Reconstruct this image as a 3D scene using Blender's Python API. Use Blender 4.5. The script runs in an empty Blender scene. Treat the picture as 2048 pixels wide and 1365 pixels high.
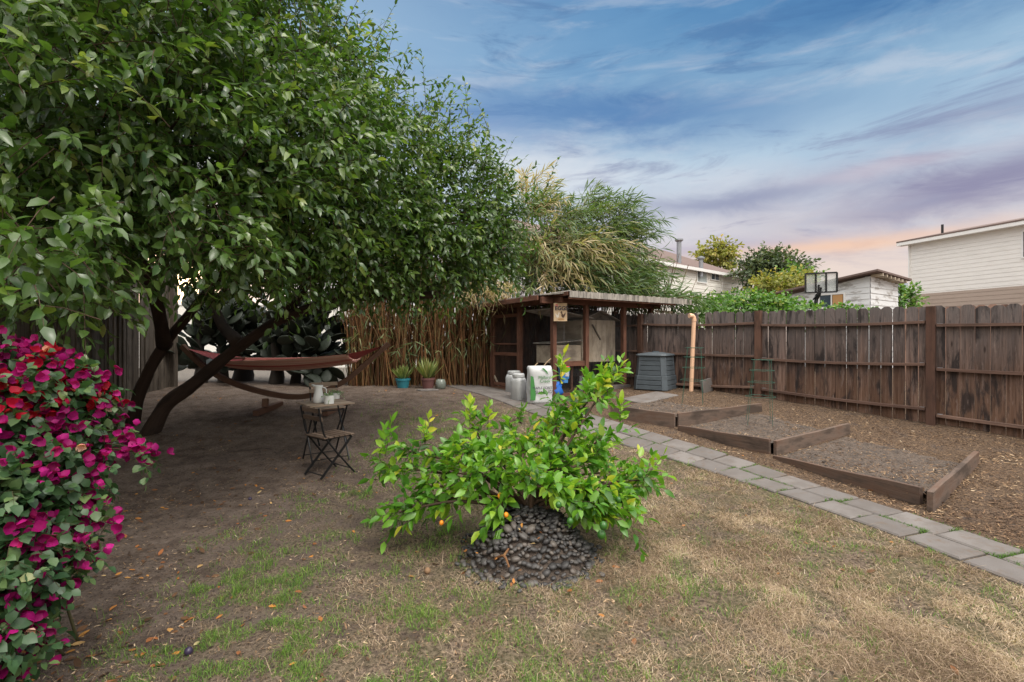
import bpy, math, random
import numpy as np
from mathutils import Vector, Matrix, noise as mn
PI = math.pi
random.seed(7); RNG = np.random.default_rng(11)
SC = bpy.context.scene
COL = SC.collection
H = 1.55; F = 970.0; CX = 1024.0; CY = 682.5

# ------------------------------------------------------------------ camera
cd = bpy.data.cameras.new('camera'); cam = bpy.data.objects.new('camera', cd); COL.objects.link(cam)
cd.sensor_width = 36.0; cd.lens = F / 2048 * 36; cd.clip_start = .05; cd.clip_end = 2000
cam.location = (0, 0, H); cam.rotation_euler = (PI / 2, 0, 0); SC.camera = cam
SC.view_settings.view_transform = 'Standard'; SC.view_settings.look = 'None'
SC.view_settings.exposure = 0.26; SC.view_settings.gamma = 1
SC.cycles.use_denoising = True; SC.cycles.denoising_input_passes = 'RGB_ALBEDO_NORMAL'; SC.cycles.denoising_prefilter = 'ACCURATE'
SC.cycles.max_bounces = 6; SC.cycles.diffuse_bounces = 3; SC.cycles.transparent_max_bounces = 12
SC.cycles.transmission_bounces = 4

def lin(r, g, b):
    f = lambda c: (c / 255 / 12.92) if c <= 10 else ((c / 255 + .055) / 1.055) ** 2.4
    return (f(r), f(g), f(b), 1)

# ------------------------------------------------------------------ node helper
class NT:
    def __init__(s, tree): s.t = tree; s.n = tree.nodes; s.l = tree.links
    def new(s, kind, **kw):
        n = s.n.new(kind)
        for k, v in kw.items(): setattr(n, k, v)
        return n
    def put(s, sock, v):
        if isinstance(v, bpy.types.NodeSocket): s.l.new(v, sock)
        elif v is not None: sock.default_value = v
    def math(s, op, a, b=None, c=None, clamp=False):
        n = s.new('ShaderNodeMath', operation=op); n.use_clamp = clamp
        for i, v in enumerate((a, b, c)):
            if v is not None: s.put(n.inputs[i], v)
        return n.outputs[0]
    def mix(s, f, a, b, mode='MIX'):
        n = s.new('ShaderNodeMix', data_type='RGBA', blend_type=mode)
        s.put(n.inputs[0], f); s.put(n.inputs[6], a); s.put(n.inputs[7], b)
        return n.outputs[2]
    def ramp(s, f, stops):
        n = s.new('ShaderNodeValToRGB'); e = n.color_ramp.elements
        while len(e) > 1: e.remove(e[-1])
        for i, (p, c) in enumerate(stops):
            q = e[0] if i == 0 else e.new(p)
            q.position = p; q.color = c if len(c) == 4 else (*c, 1)
        s.put(n.inputs[0], f); return n.outputs[0]
    def noise(s, vec, scale, detail=4, rough=.55, dist=0, out=0):
        n = s.new('ShaderNodeTexNoise'); s.put(n.inputs['Vector'], vec)
        n.inputs['Scale'].default_value = scale; n.inputs['Detail'].default_value = detail
        n.inputs['Roughness'].default_value = rough; n.inputs['Distortion'].default_value = dist
        return n.outputs[out]
    def maprange(s, v, a, b, c=0, d=1, smooth=False):
        n = s.new('ShaderNodeMapRange'); n.clamp = True
        if smooth: n.interpolation_type = 'SMOOTHSTEP'
        s.put(n.inputs[0], v)
        for i, q in enumerate((a, b, c, d)): n.inputs[i + 1].default_value = q
        return n.outputs[0]
    def scale(s, vec, xyz, loc=(0, 0, 0), rot=(0, 0, 0)):
        n = s.new('ShaderNodeMapping'); s.put(n.inputs[0], vec)
        n.inputs[1].default_value = loc; n.inputs[2].default_value = rot; n.inputs[3].default_value = xyz
        return n.outputs[0]
    def xyz(s, x, y, z):
        n = s.new('ShaderNodeCombineXYZ')
        for i, v in enumerate((x, y, z)): s.put(n.inputs[i], v)
        return n.outputs[0]

# ------------------------------------------------------------------ world: dusk sky, brightened where out of view
SUN_EL, SUN_AZ = math.radians(52), math.radians(140)      # azimuth measured from +Y towards +X: behind right
w = bpy.data.worlds.new('World'); SC.world = w; w.use_nodes = True
T = NT(w.node_tree); T.n.clear()
tc = T.new('ShaderNodeTexCoord').outputs['Generated']
sp = T.new('ShaderNodeSeparateXYZ'); T.put(sp.inputs[0], tc)
X, Y, Z = sp.outputs
hor = T.math('SQRT', T.math('ADD', T.math('MULTIPLY', X, X), T.math('MULTIPLY', Y, Y)))
el = T.math('DIVIDE', Z, T.math('MAXIMUM', hor, .05))
az = T.math('ARCTAN2', X, Y)
wv = T.xyz(az, T.math('MULTIPLY', el, 1.0), 0)
n_dist = T.noise(T.scale(wv, (1.6, 3.2, 1)), 1.6, 4, .6)
el_w = T.math('ADD', el, T.math('MULTIPLY', T.math('SUBTRACT', n_dist, .5), .16))
base = T.ramp(T.math('DIVIDE', el_w, .9), [
    (0.0, lin(228, 205, 192)), (.14, lin(224, 208, 202)), (.25, lin(206, 206, 216)), (.36, lin(172, 196, 218)),
    (.50, lin(145, 178, 207)), (.64, lin(108, 154, 196)), (.80, lin(78, 130, 180)), (1.0, lin(66, 118, 172))])
lt = T.maprange(az, -.45, .38, 1, 0, True)                    # paler towards the left
base = T.mix(T.math('MULTIPLY', lt, .55), base, lin(168, 192, 218))
def blob(a0, e0, ra, re, tilt=0.0, warp=.25):
    da = T.math('SUBTRACT', az, a0)
    de = T.math('SUBTRACT', T.math('SUBTRACT', el, e0), T.math('MULTIPLY', da, tilt))
    nn = T.noise(T.scale(wv, (3.0, 8.0, 1), (a0 * 7, e0 * 3, 0), (0, 0, .25)), 2.0, 6, .62, .4)
    de = T.math('ADD', de, T.math('MULTIPLY', T.math('SUBTRACT', nn, .5), re * 3.2 * warp / .25 * .8))
    q = T.math('ADD', T.math('POWER', T.math('ABSOLUTE', T.math('DIVIDE', da, ra)), 2), T.math('POWER', T.math('ABSOLUTE', T.math('DIVIDE', de, re)), 2))
    return T.math('EXPONENT', T.math('MULTIPLY', q, -1))
c = base
# pale streaks of high cloud
st = T.noise(T.scale(wv, (2.2, 9.0, 1), (3, 1, 0), (0, 0, -.30)), 1.7, 7, .6, .5)
c = T.mix(T.math('MULTIPLY', T.maprange(st, .48, .70, 0, .75, True), T.maprange(el, .15, .75, 1, .35)), c, lin(200, 208, 222))
c = T.mix(T.math('MULTIPLY', blob(.04, .35, .30, .075, -.15), .85), c, lin(212, 218, 228))
st2 = T.noise(T.scale(wv, (1.5, 7.5, 1), (9, 4, 0), (0, 0, .16)), 2.1, 8, .66, .9)
c = T.mix(T.math('MULTIPLY', T.maprange(st2, .50, .68, 0, .62, True), T.maprange(el, .08, .2, 0, 1)), c, T.mix(T.maprange(el, .28, .48), lin(140, 138, 168), lin(86, 122, 168)))
# dark blue gaps and violet cloud banks
c = T.mix(T.math('MULTIPLY', blob(.20, .455, .34, .055, -.12), .85), c, lin(78, 122, 176))
c = T.mix(T.math('MULTIPLY', blob(-.10, .43, .16, .05, .1), .6), c, lin(98, 135, 188))
c = T.mix(T.math('MULTIPLY', blob(.78, .60, .40, .10, .05), .8), c, lin(52, 104, 160))
c = T.mix(T.math('MULTIPLY', blob(.43, .265, .22, .028, .02), .8), c, lin(134, 140, 172))
c = T.mix(T.math('MULTIPLY', blob(.80, .235, .26, .042, .10), .85), c, lin(128, 124, 158))
c = T.mix(T.math('MULTIPLY', blob(.80, .34, .17, .03, .10), .5), c, lin(130, 136, 170))
c = T.mix(T.math('MULTIPLY', blob(.42, .175, .22, .016, 0), .5), c, lin(160, 155, 185))
c = T.mix(T.math('MULTIPLY', blob(.60, .165, .22, .013, .02), .65), c, lin(244, 196, 160))
c = T.mix(T.math('MULTIPLY', blob(.66, .285, .12, .012, .02), .35), c, lin(214, 192, 200))
c = T.mix(T.math('MULTIPLY', blob(.30, .135, .30, .02, .0), .4), c, lin(236, 212, 196))
# warm brightness of the set sun behind the tree
def glow(a0, e0, r, k, colr):
    q = T.math('ADD', T.math('POWER', T.math('SUBTRACT', az, a0), 2), T.math('POWER', T.math('SUBTRACT', el, e0), 2))
    g = T.math('EXPONENT', T.math('DIVIDE', q, -r * r))
    return T.mix(T.math('MULTIPLY', g, 1.0), (0, 0, 0, 1), tuple(v * k for v in colr[:3]) + (1,))
c = T.mix(1.0, c, glow(-.61, .09, .30, .6, (1, .70, .42)), 'ADD')
c = T.mix(1.0, c, glow(-.605, .10, .11, 1.3, (1, .52, .20)), 'ADD')
c = T.mix(1.0, c, glow(-.605, .105, .03, 8.0, (1, .7, .35)), 'ADD')
# overhead and behind the camera: unseen sky brightened to light the yard
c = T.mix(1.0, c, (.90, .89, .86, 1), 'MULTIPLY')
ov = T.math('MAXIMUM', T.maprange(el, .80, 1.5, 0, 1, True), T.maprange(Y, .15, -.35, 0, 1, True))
SKY_FILL = 2.9
lowk = T.maprange(el, .0, 1.1, .22, 1, True)      # fill dimmed towards the horizon, standing in for houses not built behind
c = T.mix(ov, c, T.mix(lowk, (0, 0, 0, 1), (SKY_FILL * 1.03, SKY_FILL * .985, SKY_FILL * .93, 1)))
c = T.mix(T.maprange(Z, -.02, -.06, 0, 1), c, (.16, .13, .10, 1))
skyt = T.new('ShaderNodeTexSky', sky_type='NISHITA'); skyt.sun_disc = False
skyt.sun_elevation = SUN_EL; skyt.sun_rotation = SUN_AZ
c = T.mix(1.0, c, T.mix(1.0, skyt.outputs[0], (.006, .006, .006, 1), 'MULTIPLY'), 'ADD')
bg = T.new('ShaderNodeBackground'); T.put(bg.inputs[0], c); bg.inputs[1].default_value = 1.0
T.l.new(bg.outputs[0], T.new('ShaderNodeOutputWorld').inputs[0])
w.cycles.sampling_method = 'MANUAL'; w.cycles.sample_map_resolution = 512

sd = bpy.data.lights.new('sun', 'SUN'); sd.energy = 1.5; sd.angle = math.radians(16); sd.color = (1, .95, .87)
so = bpy.data.objects.new('sun', sd); COL.objects.link(so)
sv = Vector((math.sin(SUN_AZ) * math.cos(SUN_EL), math.cos(SUN_AZ) * math.cos(SUN_EL), math.sin(SUN_EL)))
so.rotation_euler = (-sv).to_track_quat('-Z', 'Y').to_euler(); so.location = sv * 30

# ------------------------------------------------------------------ terrain
def ss(t): t = np.clip(t, 0, 1); return t * t * (3 - 2 * t)
def gz(x, y):
    x = np.asarray(x, float); y = np.asarray(y, float)
    return .5 * ss((y - 4.8) / 5.2) + .05 * np.clip(x - 1, 0, 5.5) * ss((y - .5) / 3.5)
def G(px, py, lift=0.0):                 # the spot of ground seen at a place of the photograph
    a = (px - CX) / F; b = (CY - py) / F; d = 1.0
    lo, hi = .5, 60
    f = lambda d: H + b * d - (float(gz(a * d, d)) + lift)
    for _ in range(30):
        m = (lo + hi) / 2
        if f(m) > 0: lo = m
        else: hi = m
    d = (lo + hi) / 2
    return Vector((a * d, d, H + b * d))
def W(px, py, d): return Vector(((px - CX) / F * d, d, H + (CY - py) / F * d))
U = Vector((-.5495, .8355, 0)); V = Vector((.8355, .5495, 0)); UP = Vector((0, 0, 1))

# ------------------------------------------------------------------ object helpers
ORIG = {}
def tag(o, label, cat, group=None, kind=None):
    if label: o['label'] = label
    if cat: o['category'] = cat
    if group: o['group'] = group
    if kind: o['kind'] = kind
    return o
def thing(name, label, cat, loc=(0, 0, 0), group=None, kind=None):
    o = bpy.data.objects.new(name, None); COL.objects.link(o); o.location = Vector(loc)
    ORIG[o.name] = Vector(loc); o.empty_display_size = .1
    return tag(o, label, cat, group, kind)
def copy_tree(o, parent=None):
    c_ = o.copy(); COL.objects.link(c_); c_.parent = parent
    for ch in [x for x in bpy.data.objects if x.parent == o]: copy_tree(ch, c_)
    return c_

class MB:
    def __init__(s): s.v = []; s.f = []; s.u = []; s.t = []; s.m = []; s.cur = 0
    def add(s, vs, fs, us=None, tint=None):
        b = len(s.v); t = random.random() if tint is None else tint
        off = Vector((random.uniform(0, 50), random.uniform(0, 50), random.uniform(0, 50)))
        vs = [Vector(q) for q in vs]
        if us is None: us = vs
        s.v += vs; s.u += [Vector(q) + off for q in us]; s.t += [t] * len(vs)
        s.f += [tuple(b + i for i in f) for f in fs]; s.m += [s.cur] * len(fs)
    def box(s, c, size, rz=0.0, tint=None, taper=None):
        c = Vector(c); x, y, z = [q / 2 for q in size]; R = Matrix.Rotation(rz, 3, 'Z')
        ls = [Vector((sx * x * (taper if (taper and sz > 0) else 1), sy * y * (taper if (taper and sz > 0) else 1), sz * z)) for sz in (-1, 1) for sx, sy in ((-1, -1), (1, -1), (1, 1), (-1, 1))]
        k = max(range(3), key=lambda i: size[i]); p = {0: (0, 1, 2), 1: (1, 0, 2), 2: (2, 0, 1)}[k]
        s.add([c + R @ l for l in ls], [(3, 2, 1, 0), (4, 5, 6, 7), (0, 1, 5, 4), (1, 2, 6, 5), (2, 3, 7, 6), (3, 0, 4, 7)],
              [Vector((l[p[0]], l[p[1]], l[p[2]])) for l in ls], tint)
    def beam(s, p0, p1, wd, ht, up=UP, tint=None, seg=1, sag=None):
        p0 = Vector(p0); p1 = Vector(p1); d = p1 - p0; L = d.length; d.normalize()
        side = d.cross(up)
        if side.length < 1e-4: side = d.cross(Vector((1, 0, 0)))
        side.normalize(); u2 = side.cross(d).normalized()
        vs = []; us = []
        for i in range(seg + 1):
            t = i / seg; c = p0 + d * L * t
            if sag: c = c + sag * (4 * t * (1 - t))
            for a, b in ((-1, -1), (1, -1), (1, 1), (-1, 1)):
                vs.append(c + side * a * wd / 2 + u2 * b * ht / 2); us.append(Vector((L * t, a * wd / 2, b * ht / 2)))
        fs = [(3, 2, 1, 0)]
        for i in range(seg):
            b = i * 4
            for j in range(4): fs.append((b + j, b + (j + 1) % 4, b + 4 + (j + 1) % 4, b + 4 + j))
        b = seg * 4; fs.append((b, b + 1, b + 2, b + 3))
        s.add(vs, fs, us, tint)
    def tube(s, pts, rad, n=8, tint=None, cap=True, wob=0):
        pts = [Vector(p) for p in pts]; m = len(pts)
        if not hasattr(rad, '__len__'): rad = [rad] * m
        vs = []; us = []; L = 0; ref = None
        for i, p in enumerate(pts):
            d = (pts[min(i + 1, m - 1)] - pts[max(i - 1, 0)])
            d = d.normalized() if d.length > 1e-9 else Vector((0, 0, 1))
            if ref is None:
                ref = d.cross(Vector((.3, .9, .1)) if abs(d.y) < .9 else Vector((1, 0, 0))).normalized()
            ref = (ref - d * ref.dot(d)).normalized(); b2 = d.cross(ref)
            if i: L += (p - pts[i - 1]).length
            for k in range(n):
                a = 2 * PI * k / n; r = rad[i]
                if wob: r *= 1 + wob * mn.noise(Vector((math.cos(a) * 1.3, math.sin(a) * 1.3, L * 2.5)))
                vs.append(p + ref * math.cos(a) * r + b2 * math.sin(a) * r)
                us.append(Vector((L, math.cos(a) * r, math.sin(a) * r)))
        fs = [(i * n + k, i * n + (k + 1) % n, (i + 1) * n + (k + 1) % n, (i + 1) * n + k) for i in range(m - 1) for k in range(n)]
        if cap: fs += [tuple(reversed(range(n))), tuple((m - 1) * n + k for k in range(n))]
        s.add(vs, fs, us, tint)
    def lathe(s, c, prof, n=24, tint=None, sx=1, sy=1):
        c = Vector(c); vs = []; m = len(prof)
        for r, z in prof:
            for k in range(n):
                a = 2 * PI * k / n; vs.append(c + Vector((math.cos(a) * r * sx, math.sin(a) * r * sy, z)))
        fs = [(i * n + k, i * n + (k + 1) % n, (i + 1) * n + (k + 1) % n, (i + 1) * n + k) for i in range(m - 1) for k in range(n)]
        if prof[0][0] > 1e-4: fs.append(tuple(reversed(range(n))))
        if prof[-1][0] > 1e-4: fs.append(tuple((m - 1) * n + k for k in range(n)))
        s.add(vs, fs, None, tint)
    def build(s, name, mat, parent=None, smooth=False, bevel=0, **kw):
        me = bpy.data.meshes.new(name)
        org = ORIG[parent.name] if parent else Vector((0, 0, 0))
        me.from_pydata([tuple(q - org) for q in s.v], [], s.f)
        a = me.attributes.new('uvw', 'FLOAT_VECTOR', 'POINT'); a.data.foreach_set('vector', np.array([tuple(q) for q in s.u], 'f').ravel())
        a = me.attributes.new('tint', 'FLOAT', 'POINT'); a.data.foreach_set('value', np.array(s.t, 'f'))
        for m_ in (mat if isinstance(mat, (list, tuple)) else [mat]): me.materials.append(m_)
        if max(s.m, default=0): me.polygons.foreach_set('material_index', s.m)
        if smooth: me.polygons.foreach_set('use_smooth', [True] * len(me.polygons))
        me.update()
        o = bpy.data.objects.new(name, me); COL.objects.link(o); o.parent = parent; ORIG[o.name] = org
        if bevel:
            b = o.modifiers.new('bevel', 'BEVEL'); b.width = bevel; b.segments = 2; b.limit_method = 'ANGLE'
        return tag(o, kw.get('label'), kw.get('cat'), kw.get('group'), kw.get('kind'))

def np_mesh(name, verts, faces_list, tint, mat, parent=None, smooth=True, **kw):
    """faces_list: list of int arrays (N,k)"""
    me = bpy.data.meshes.new(name); org = ORIG[parent.name] if parent else Vector((0, 0, 0))
    verts = np.asarray(verts, 'f') - np.array(org, 'f')
    me.vertices.add(len(verts)); me.vertices.foreach_set('co', verts.ravel())
    nl = sum(f.size for f in faces_list); nf = sum(len(f) for f in faces_list)
    me.loops.add(nl); me.polygons.add(nf)
    me.loops.foreach_set('vertex_index', np.concatenate([f.ravel() for f in faces_list]).astype('i'))
    st_ = []; off = 0
    for f in faces_list: st_.append(np.arange(len(f)) * f.shape[1] + off); off += f.size
    me.polygons.foreach_set('loop_start', np.concatenate(st_).astype('i'))
    me.polygons.foreach_set('use_smooth', np.full(nf, smooth))
    me.update(calc_edges=True)
    a = me.attributes.new('tint', 'FLOAT', 'POINT'); a.data.foreach_set('value', np.asarray(tint, 'f'))
    me.materials.append(mat)
    o = bpy.data.objects.new(name, me); COL.objects.link(o); o.parent = parent; ORIG[o.name] = org
    return tag(o, kw.get('label'), kw.get('cat'), kw.get('group'), kw.get('kind'))

# ------------------------------------------------------------------ materials
def mat(name):
    m = bpy.data.materials.new(name); m.use_nodes = True; t = NT(m.node_tree); t.n.clear()
    p = t.new('ShaderNodeBsdfPrincipled'); o = t.new('ShaderNodeOutputMaterial'); t.l.new(p.outputs[0], o.inputs[0])
    return m, t, p, o
def attr(t, name, out='Fac'):
    return t.new('ShaderNodeAttribute', attribute_name=name).outputs[out]
def bump(t, p, h, strength=.3, dist=.01):
    b = t.new('ShaderNodeBump'); b.inputs['Strength'].default_value = strength; b.inputs['Distance'].default_value = dist
    t.put(b.inputs['Height'], h); t.put(p.inputs['Normal'], b.outputs[0])
def plain(name, col, rough=.5, metal=0, var=.18, sc=9, bmp=.15):
    m, t, p, o = mat(name); u = attr(t, 'uvw', 'Vector')
    n1 = t.noise(u, sc, 6, .65); n2 = t.noise(u, sc * 7, 3, .6)
    k = t.math('ADD', t.math('MULTIPLY', n1, .7), t.math('MULTIPLY', n2, .3))
    c_ = t.mix(k, tuple(v * (1 - var * 1.6) for v in col[:3]) + (1,), tuple(min(1, v * (1 + var * 1.5)) for v in col[:3]) + (1,))
    t.put(p.inputs['Base Color'], c_); t.put(p.inputs['Roughness'], t.maprange(n1, .3, .7, rough * .85, min(1, rough * 1.15)))
    p.inputs['Metallic'].default_value = metal; bump(t, p, k, bmp, .004); return m
def wood(name, a, b, dark=(.02, .015, .012), rough=.85, wear=.5, spec=.25, ramp3=None):
    m, t, p, o = mat(name); u = attr(t, 'uvw', 'Vector'); ti = attr(t, 'tint')
    gr = t.noise(t.scale(u, (1.3, 38, 38)), 1.0, 6, .7, .3)
    fine = t.noise(t.scale(u, (5, 170, 170)), 1.0, 3, .6)
    pat = t.noise(t.scale(u, (2.2, 6, 6)), 1.0, 5, .6)
    k = t.math('ADD', t.math('MULTIPLY', gr, .65), t.math('MULTIPLY', ti, .35))
    c_ = t.mix(t.maprange(k, .25, .75), (*a, 1), (*b, 1))
    if ramp3: c_ = t.mix(t.math('MULTIPLY', t.maprange(pat, .45, .68, 0, 1, True), .8), c_, (*ramp3, 1))
    c_ = t.mix(t.math('MULTIPLY', t.maprange(pat, .56, .36, 0, 1, True), wear), c_, (*dark, 1))
    c_ = t.mix(t.maprange(fine, .60, .72, 0, .45), c_, (*dark, 1))
    t.put(p.inputs['Base Color'], c_); p.inputs['Roughness'].default_value = rough
    p.inputs['Specular IOR Level'].default_value = spec
    bump(t, p, t.math('ADD', gr, t.math('MULTIPLY', fine, .6)), .5, .006); return m
def S(*a): return [(p, (r, g, b, 1)) for p, r, g, b in a]
def fence_wood():
    m, t, p, o = mat('fence_planks'); u = attr(t, 'uvw', 'Vector'); ti = attr(t, 'tint'); g = t.new('ShaderNodeNewGeometry'); s_ = t.new('ShaderNodeSeparateXYZ'); t.put(s_.inputs[0], g.outputs['Position']); z = s_.outputs[2]
    gr = t.noise(t.scale(u, (1.3, 34, 34)), 1.0, 6, .70, .35); fine = t.noise(t.scale(u, (4, 190, 190)), 1.0, 3, .6)
    st = t.noise(t.scale(u, (1.7, 7.5, 7.5)), 1.0, 6, .62, .5); st2 = t.noise(t.scale(u, (3.5, 22, 22)), 1.0, 5, .7)
    kn = t.new('ShaderNodeTexVoronoi'); kn.inputs['Scale'].default_value = 1.0; t.put(kn.inputs['Vector'], t.scale(u, (2.2, 9, 9)))
    c_ = t.mix(t.maprange(gr, .38, .62), (.060, .036, .028, 1), (.185, .125, .10, 1))
    c_ = t.mix(1.0, c_, t.ramp(ti, S((0, .55, .52, .52), (.35, .85, .82, .80), (.6, 1.05, 1.02, 1.0), (.8, 1.2, 1.2, 1.22), (1, 1.55, 1.55, 1.6))), 'MULTIPLY')
    zz = t.math('ADD', z, t.math('MULTIPLY', t.math('SUBTRACT', st, .5), 1.2))
    c_ = t.mix(t.maprange(zz, 1.0, 2.0, 0, .75), c_, (.16, .145, .142, 1))
    c_ = t.mix(t.maprange(zz, 1.15, .6, 0, .35), c_, (.17, .085, .045, 1))
    c_ = t.mix(t.maprange(st, .50, .62, 0, .85), c_, (.022, .018, .018, 1))
    c_ = t.mix(t.maprange(st2, .56, .68, 0, .5), c_, (.25, .19, .165, 1))
    c_ = t.mix(t.maprange(kn.outputs['Distance'], .13, .05, 0, .8), c_, (.02, .012, .01, 1))
    c_ = t.mix(t.maprange(fine, .57, .68, 0, .55), c_, (.025, .018, .015, 1))
    t.put(p.inputs['Base Color'], c_); p.inputs['Roughness'].default_value = .88; p.inputs['Specular IOR Level'].default_value = .2
    bump(t, p, t.math('ADD', gr, fine), .6, .008); return m
def leafmat(name, stops, rough=.42, trans=.25, spec=.5):
    m, t, p, o = mat(name); ti = attr(t, 'tint')
    g = t.new('ShaderNodeNewGeometry')
    c_ = t.ramp(ti, stops)
    n = t.noise(g.outputs['Position'], 60, 2)
    c_ = t.mix(t.maprange(n, .35, .7, 0, .35), c_, t.mix(1.0, c_, (.55, .62, .45, 1), 'MULTIPLY'))
    c_ = t.mix(t.math('MULTIPLY', g.outputs['Backfacing'], .35), c_, t.mix(1.0, c_, (1.5, 1.45, 1.7, 1), 'MULTIPLY'))
    t.put(p.inputs['Base Color'], c_); p.inputs['Roughness'].default_value = rough
    p.inputs['Specular IOR Level'].default_value = spec
    tr = t.new('ShaderNodeBsdfTranslucent'); t.put(tr.inputs[0], t.mix(1.0, c_, (1.5, 1.7, .7, 1), 'MULTIPLY'))
    mx = t.new('ShaderNodeMixShader'); mx.inputs[0].default_value = trans
    t.l.new(p.outputs[0], mx.inputs[1]); t.l.new(tr.outputs[0], mx.inputs[2]); t.l.new(mx.outputs[0], o.inputs[0])
    return m

M = {}
M['plum'] = leafmat('plum_leaf', S((0, .030, .065, .018), (.35, .055, .11, .024), (.65, .095, .165, .034), (.84, .17, .24, .05), (.95, .30, .32, .08), (1, .38, .17, .04)), .33, .30, .65)
M['lemon'] = leafmat('lemon_leaf', S((0, .035, .11, .014), (.35, .08, .215, .02), (.65, .16, .33, .025), (.85, .33, .44, .04), (.96, .55, .52, .06), (1, .62, .42, .03)), .35, .3)
M['boug'] = leafmat('bougainvillea_leaf', S((0, .02, .055, .022), (.6, .05, .11, .04), (.9, .13, .20, .07), (1, .26, .27, .11)), .45, .25)
M['bract'] = leafmat('bougainvillea_bract', S((0, .16, .003, .07), (.45, .33, .006, .13), (.62, .48, .02, .22), (.75, .36, .005, .03), (.92, .30, .004, .012), (.96, .75, .35, .25), (1, .8, .5, .4)), .55, .3, .2)
M['reedleaf'] = leafmat('reed_leaf', S((0, .06, .11, .045), (.4, .11, .17, .065), (.62, .19, .22, .09), (.75, .34, .28, .15), (1, .50, .39, .26)), .5, .3)
M['deadleaf'] = leafmat('dry_leaf', S((0, .07, .04, .025), (.4, .16, .085, .045), (.7, .35, .13, .05), (.9, .55, .25, .06), (1, .5, .40, .22)), .7, .15, .2)
M['green_blade'] = leafmat('green_grass_blade', S((0, .07, .13, .035), (.5, .13, .24, .045), (1, .26, .38, .08)), .55, .3, .3)
M['dry_blade'] = leafmat('dry_grass_blade', S((0, .16, .11, .072), (.4, .33, .24, .162), (.8, .50, .385, .275), (1, .66, .55, .42)), .7, .2, .2)
M['mulch'] = leafmat('wood_chip', S((0, .10, .06, .04), (.4, .22, .135, .08), (.75, .38, .25, .15), (1, .58, .44, .30)), .8, .0, .15)
M['aloe'] = leafmat('aloe_leaf', S((0, .10, .17, .05), (.6, .24, .30, .09), (1, .42, .38, .16)), .5, .15)
M['vine'] = leafmat('vine_leaf', S((0, .04, .10, .02), (.5, .09, .20, .035), (.85, .18, .30, .05), (1, .38, .36, .06)), .5, .3)
M['far_dark'] = leafmat('far_tree_leaf', S((0, .045, .07, .035), (.6, .08, .115, .05), (1, .16, .18, .06)), .6, .2)
M['far_yellow'] = leafmat('far_yellow_leaf', S((0, .13, .15, .03), (.5, .25, .26, .05), (1, .42, .30, .08)), .6, .25)
M['potplant'] = leafmat('small_plant_leaf', S((0, .10, .20, .08), (.6, .25, .38, .18), (1, .55, .62, .45)), .5, .2)
M['bark'] = wood('plum_bark', (.030, .018, .013), (.075, .048, .035), wear=.6)
M['stem'] = wood('green_stem', (.06, .06, .025), (.12, .10, .05))
M['twig'] = wood('twig_bark', (.05, .03, .02), (.12, .075, .05))
M['cane'] = wood('reed_cane', (.035, .015, .008), (.40, .185, .080), wear=.5, ramp3=(.17, .16, .07))
M['fence'] = fence_wood()
M['fence2'] = wood('fence_boards_far', (.16, .09, .07), (.32, .20, .15))
M['rail'] = wood('fence_rail', (.09, .052, .040), (.20, .125, .095), wear=.35)
M['postwood'] = wood('fence_post', (.06, .032, .024), (.14, .075, .052), wear=.5)
M['redwood'] = wood('coop_frame', (.10, .042, .027), (.20, .095, .062), wear=.45)
M['bedwood'] = wood('bed_board', (.07, .047, .037), (.18, .132, .105), wear=.6, ramp3=(.115, .066, .045))
M['oldwood'] = wood('old_slabs', (.07, .055, .042), (.20, .165, .13), wear=.55)
M['ply'] = wood('hen_house_ply', (.42, .34, .25), (.62, .53, .42), (.14, .105, .08), wear=.45)
M['slat'] = wood('bistro_slats', (.27, .20, .145), (.45, .355, .275), wear=.25)
M['slatdark'] = wood('dark_bistro_slats', (.10, .068, .05), (.20, .145, .108), wear=.25)
M['hamwood'] = wood('hammock_stand_wood', (.12, .062, .042), (.22, .125, .085), wear=.25)
M['blackmetal'] = plain('black_metal', (.012, .012, .013), .45, .3)
M['galv'] = plain('galvanised_metal', (.27, .28, .30), .5, .5)
M['cagewire'] = plain('green_cage_wire', (.02, .09, .06), .5)
M['pvc'] = plain('pvc_pipe', (.72, .45, .29), .5, var=.08)
M['ceramic'] = plain('white_ceramic', (.72, .73, .71), .25, var=.04, bmp=.02)
M['teal'] = plain('teal_pot', (.03, .22, .28), .55)
M['maroon'] = plain('maroon_pot', (.17, .075, .07), .65)
M['glassjar'] = plain('grey_glass_jar', (.22, .25, .22), .2)
M['binplastic'] = plain('compost_bin_plastic', (.065, .080, .092), .6, var=.35, bmp=.3)
M['whiteplastic'] = plain('white_plastic', (.50, .51, .51), .45, var=.15)
M['bag'] = plain('shavings_bag', (.55, .56, .56), .5, var=.08)
M['ink'] = plain('dark_ink', (.03, .025, .05), .6)
M['inkgreen'] = plain('green_ink', (.05, .22, .05), .6)
M['blue'] = plain('blue_plastic', (.02, .13, .50), .45)
M['feedblue'] = plain('feeder_blue', (.07, .26, .60), .45)
M['red'] = plain('feeder_red', (.62, .04, .03), .5)
M['blackbag'] = plain('black_plastic', (.02, .02, .022), .35, bmp=.5)
M['signboard'] = plain('sign_board', (.60, .44, .27), .7, var=.2)
M['signwhite'] = plain('sign_hen_white', (.72, .66, .56), .7)
M['signbrown'] = plain('sign_hen_brown', (.10, .055, .035), .7)
M['fabric'] = None
M['whitepaint'] = plain('white_trim', (.74, .73, .71), .6, var=.06)
M['glass'] = plain('window_glass', (.05, .07, .09), .12, var=.2)
M['paleglass'] = plain('pale_window_glass', (.40, .44, .44), .15, var=.1)
M['greenpost'] = plain('green_post', (.01, .16, .06), .5)
M['cactus'] = plain('cactus_pad', (.016, .024, .014), .6, var=.4)  # near-black base colour carries the backlit shade of the pads
M['cactustrunk'] = plain('cactus_trunk', (.03, .023, .018), .9, var=.4)
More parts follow.
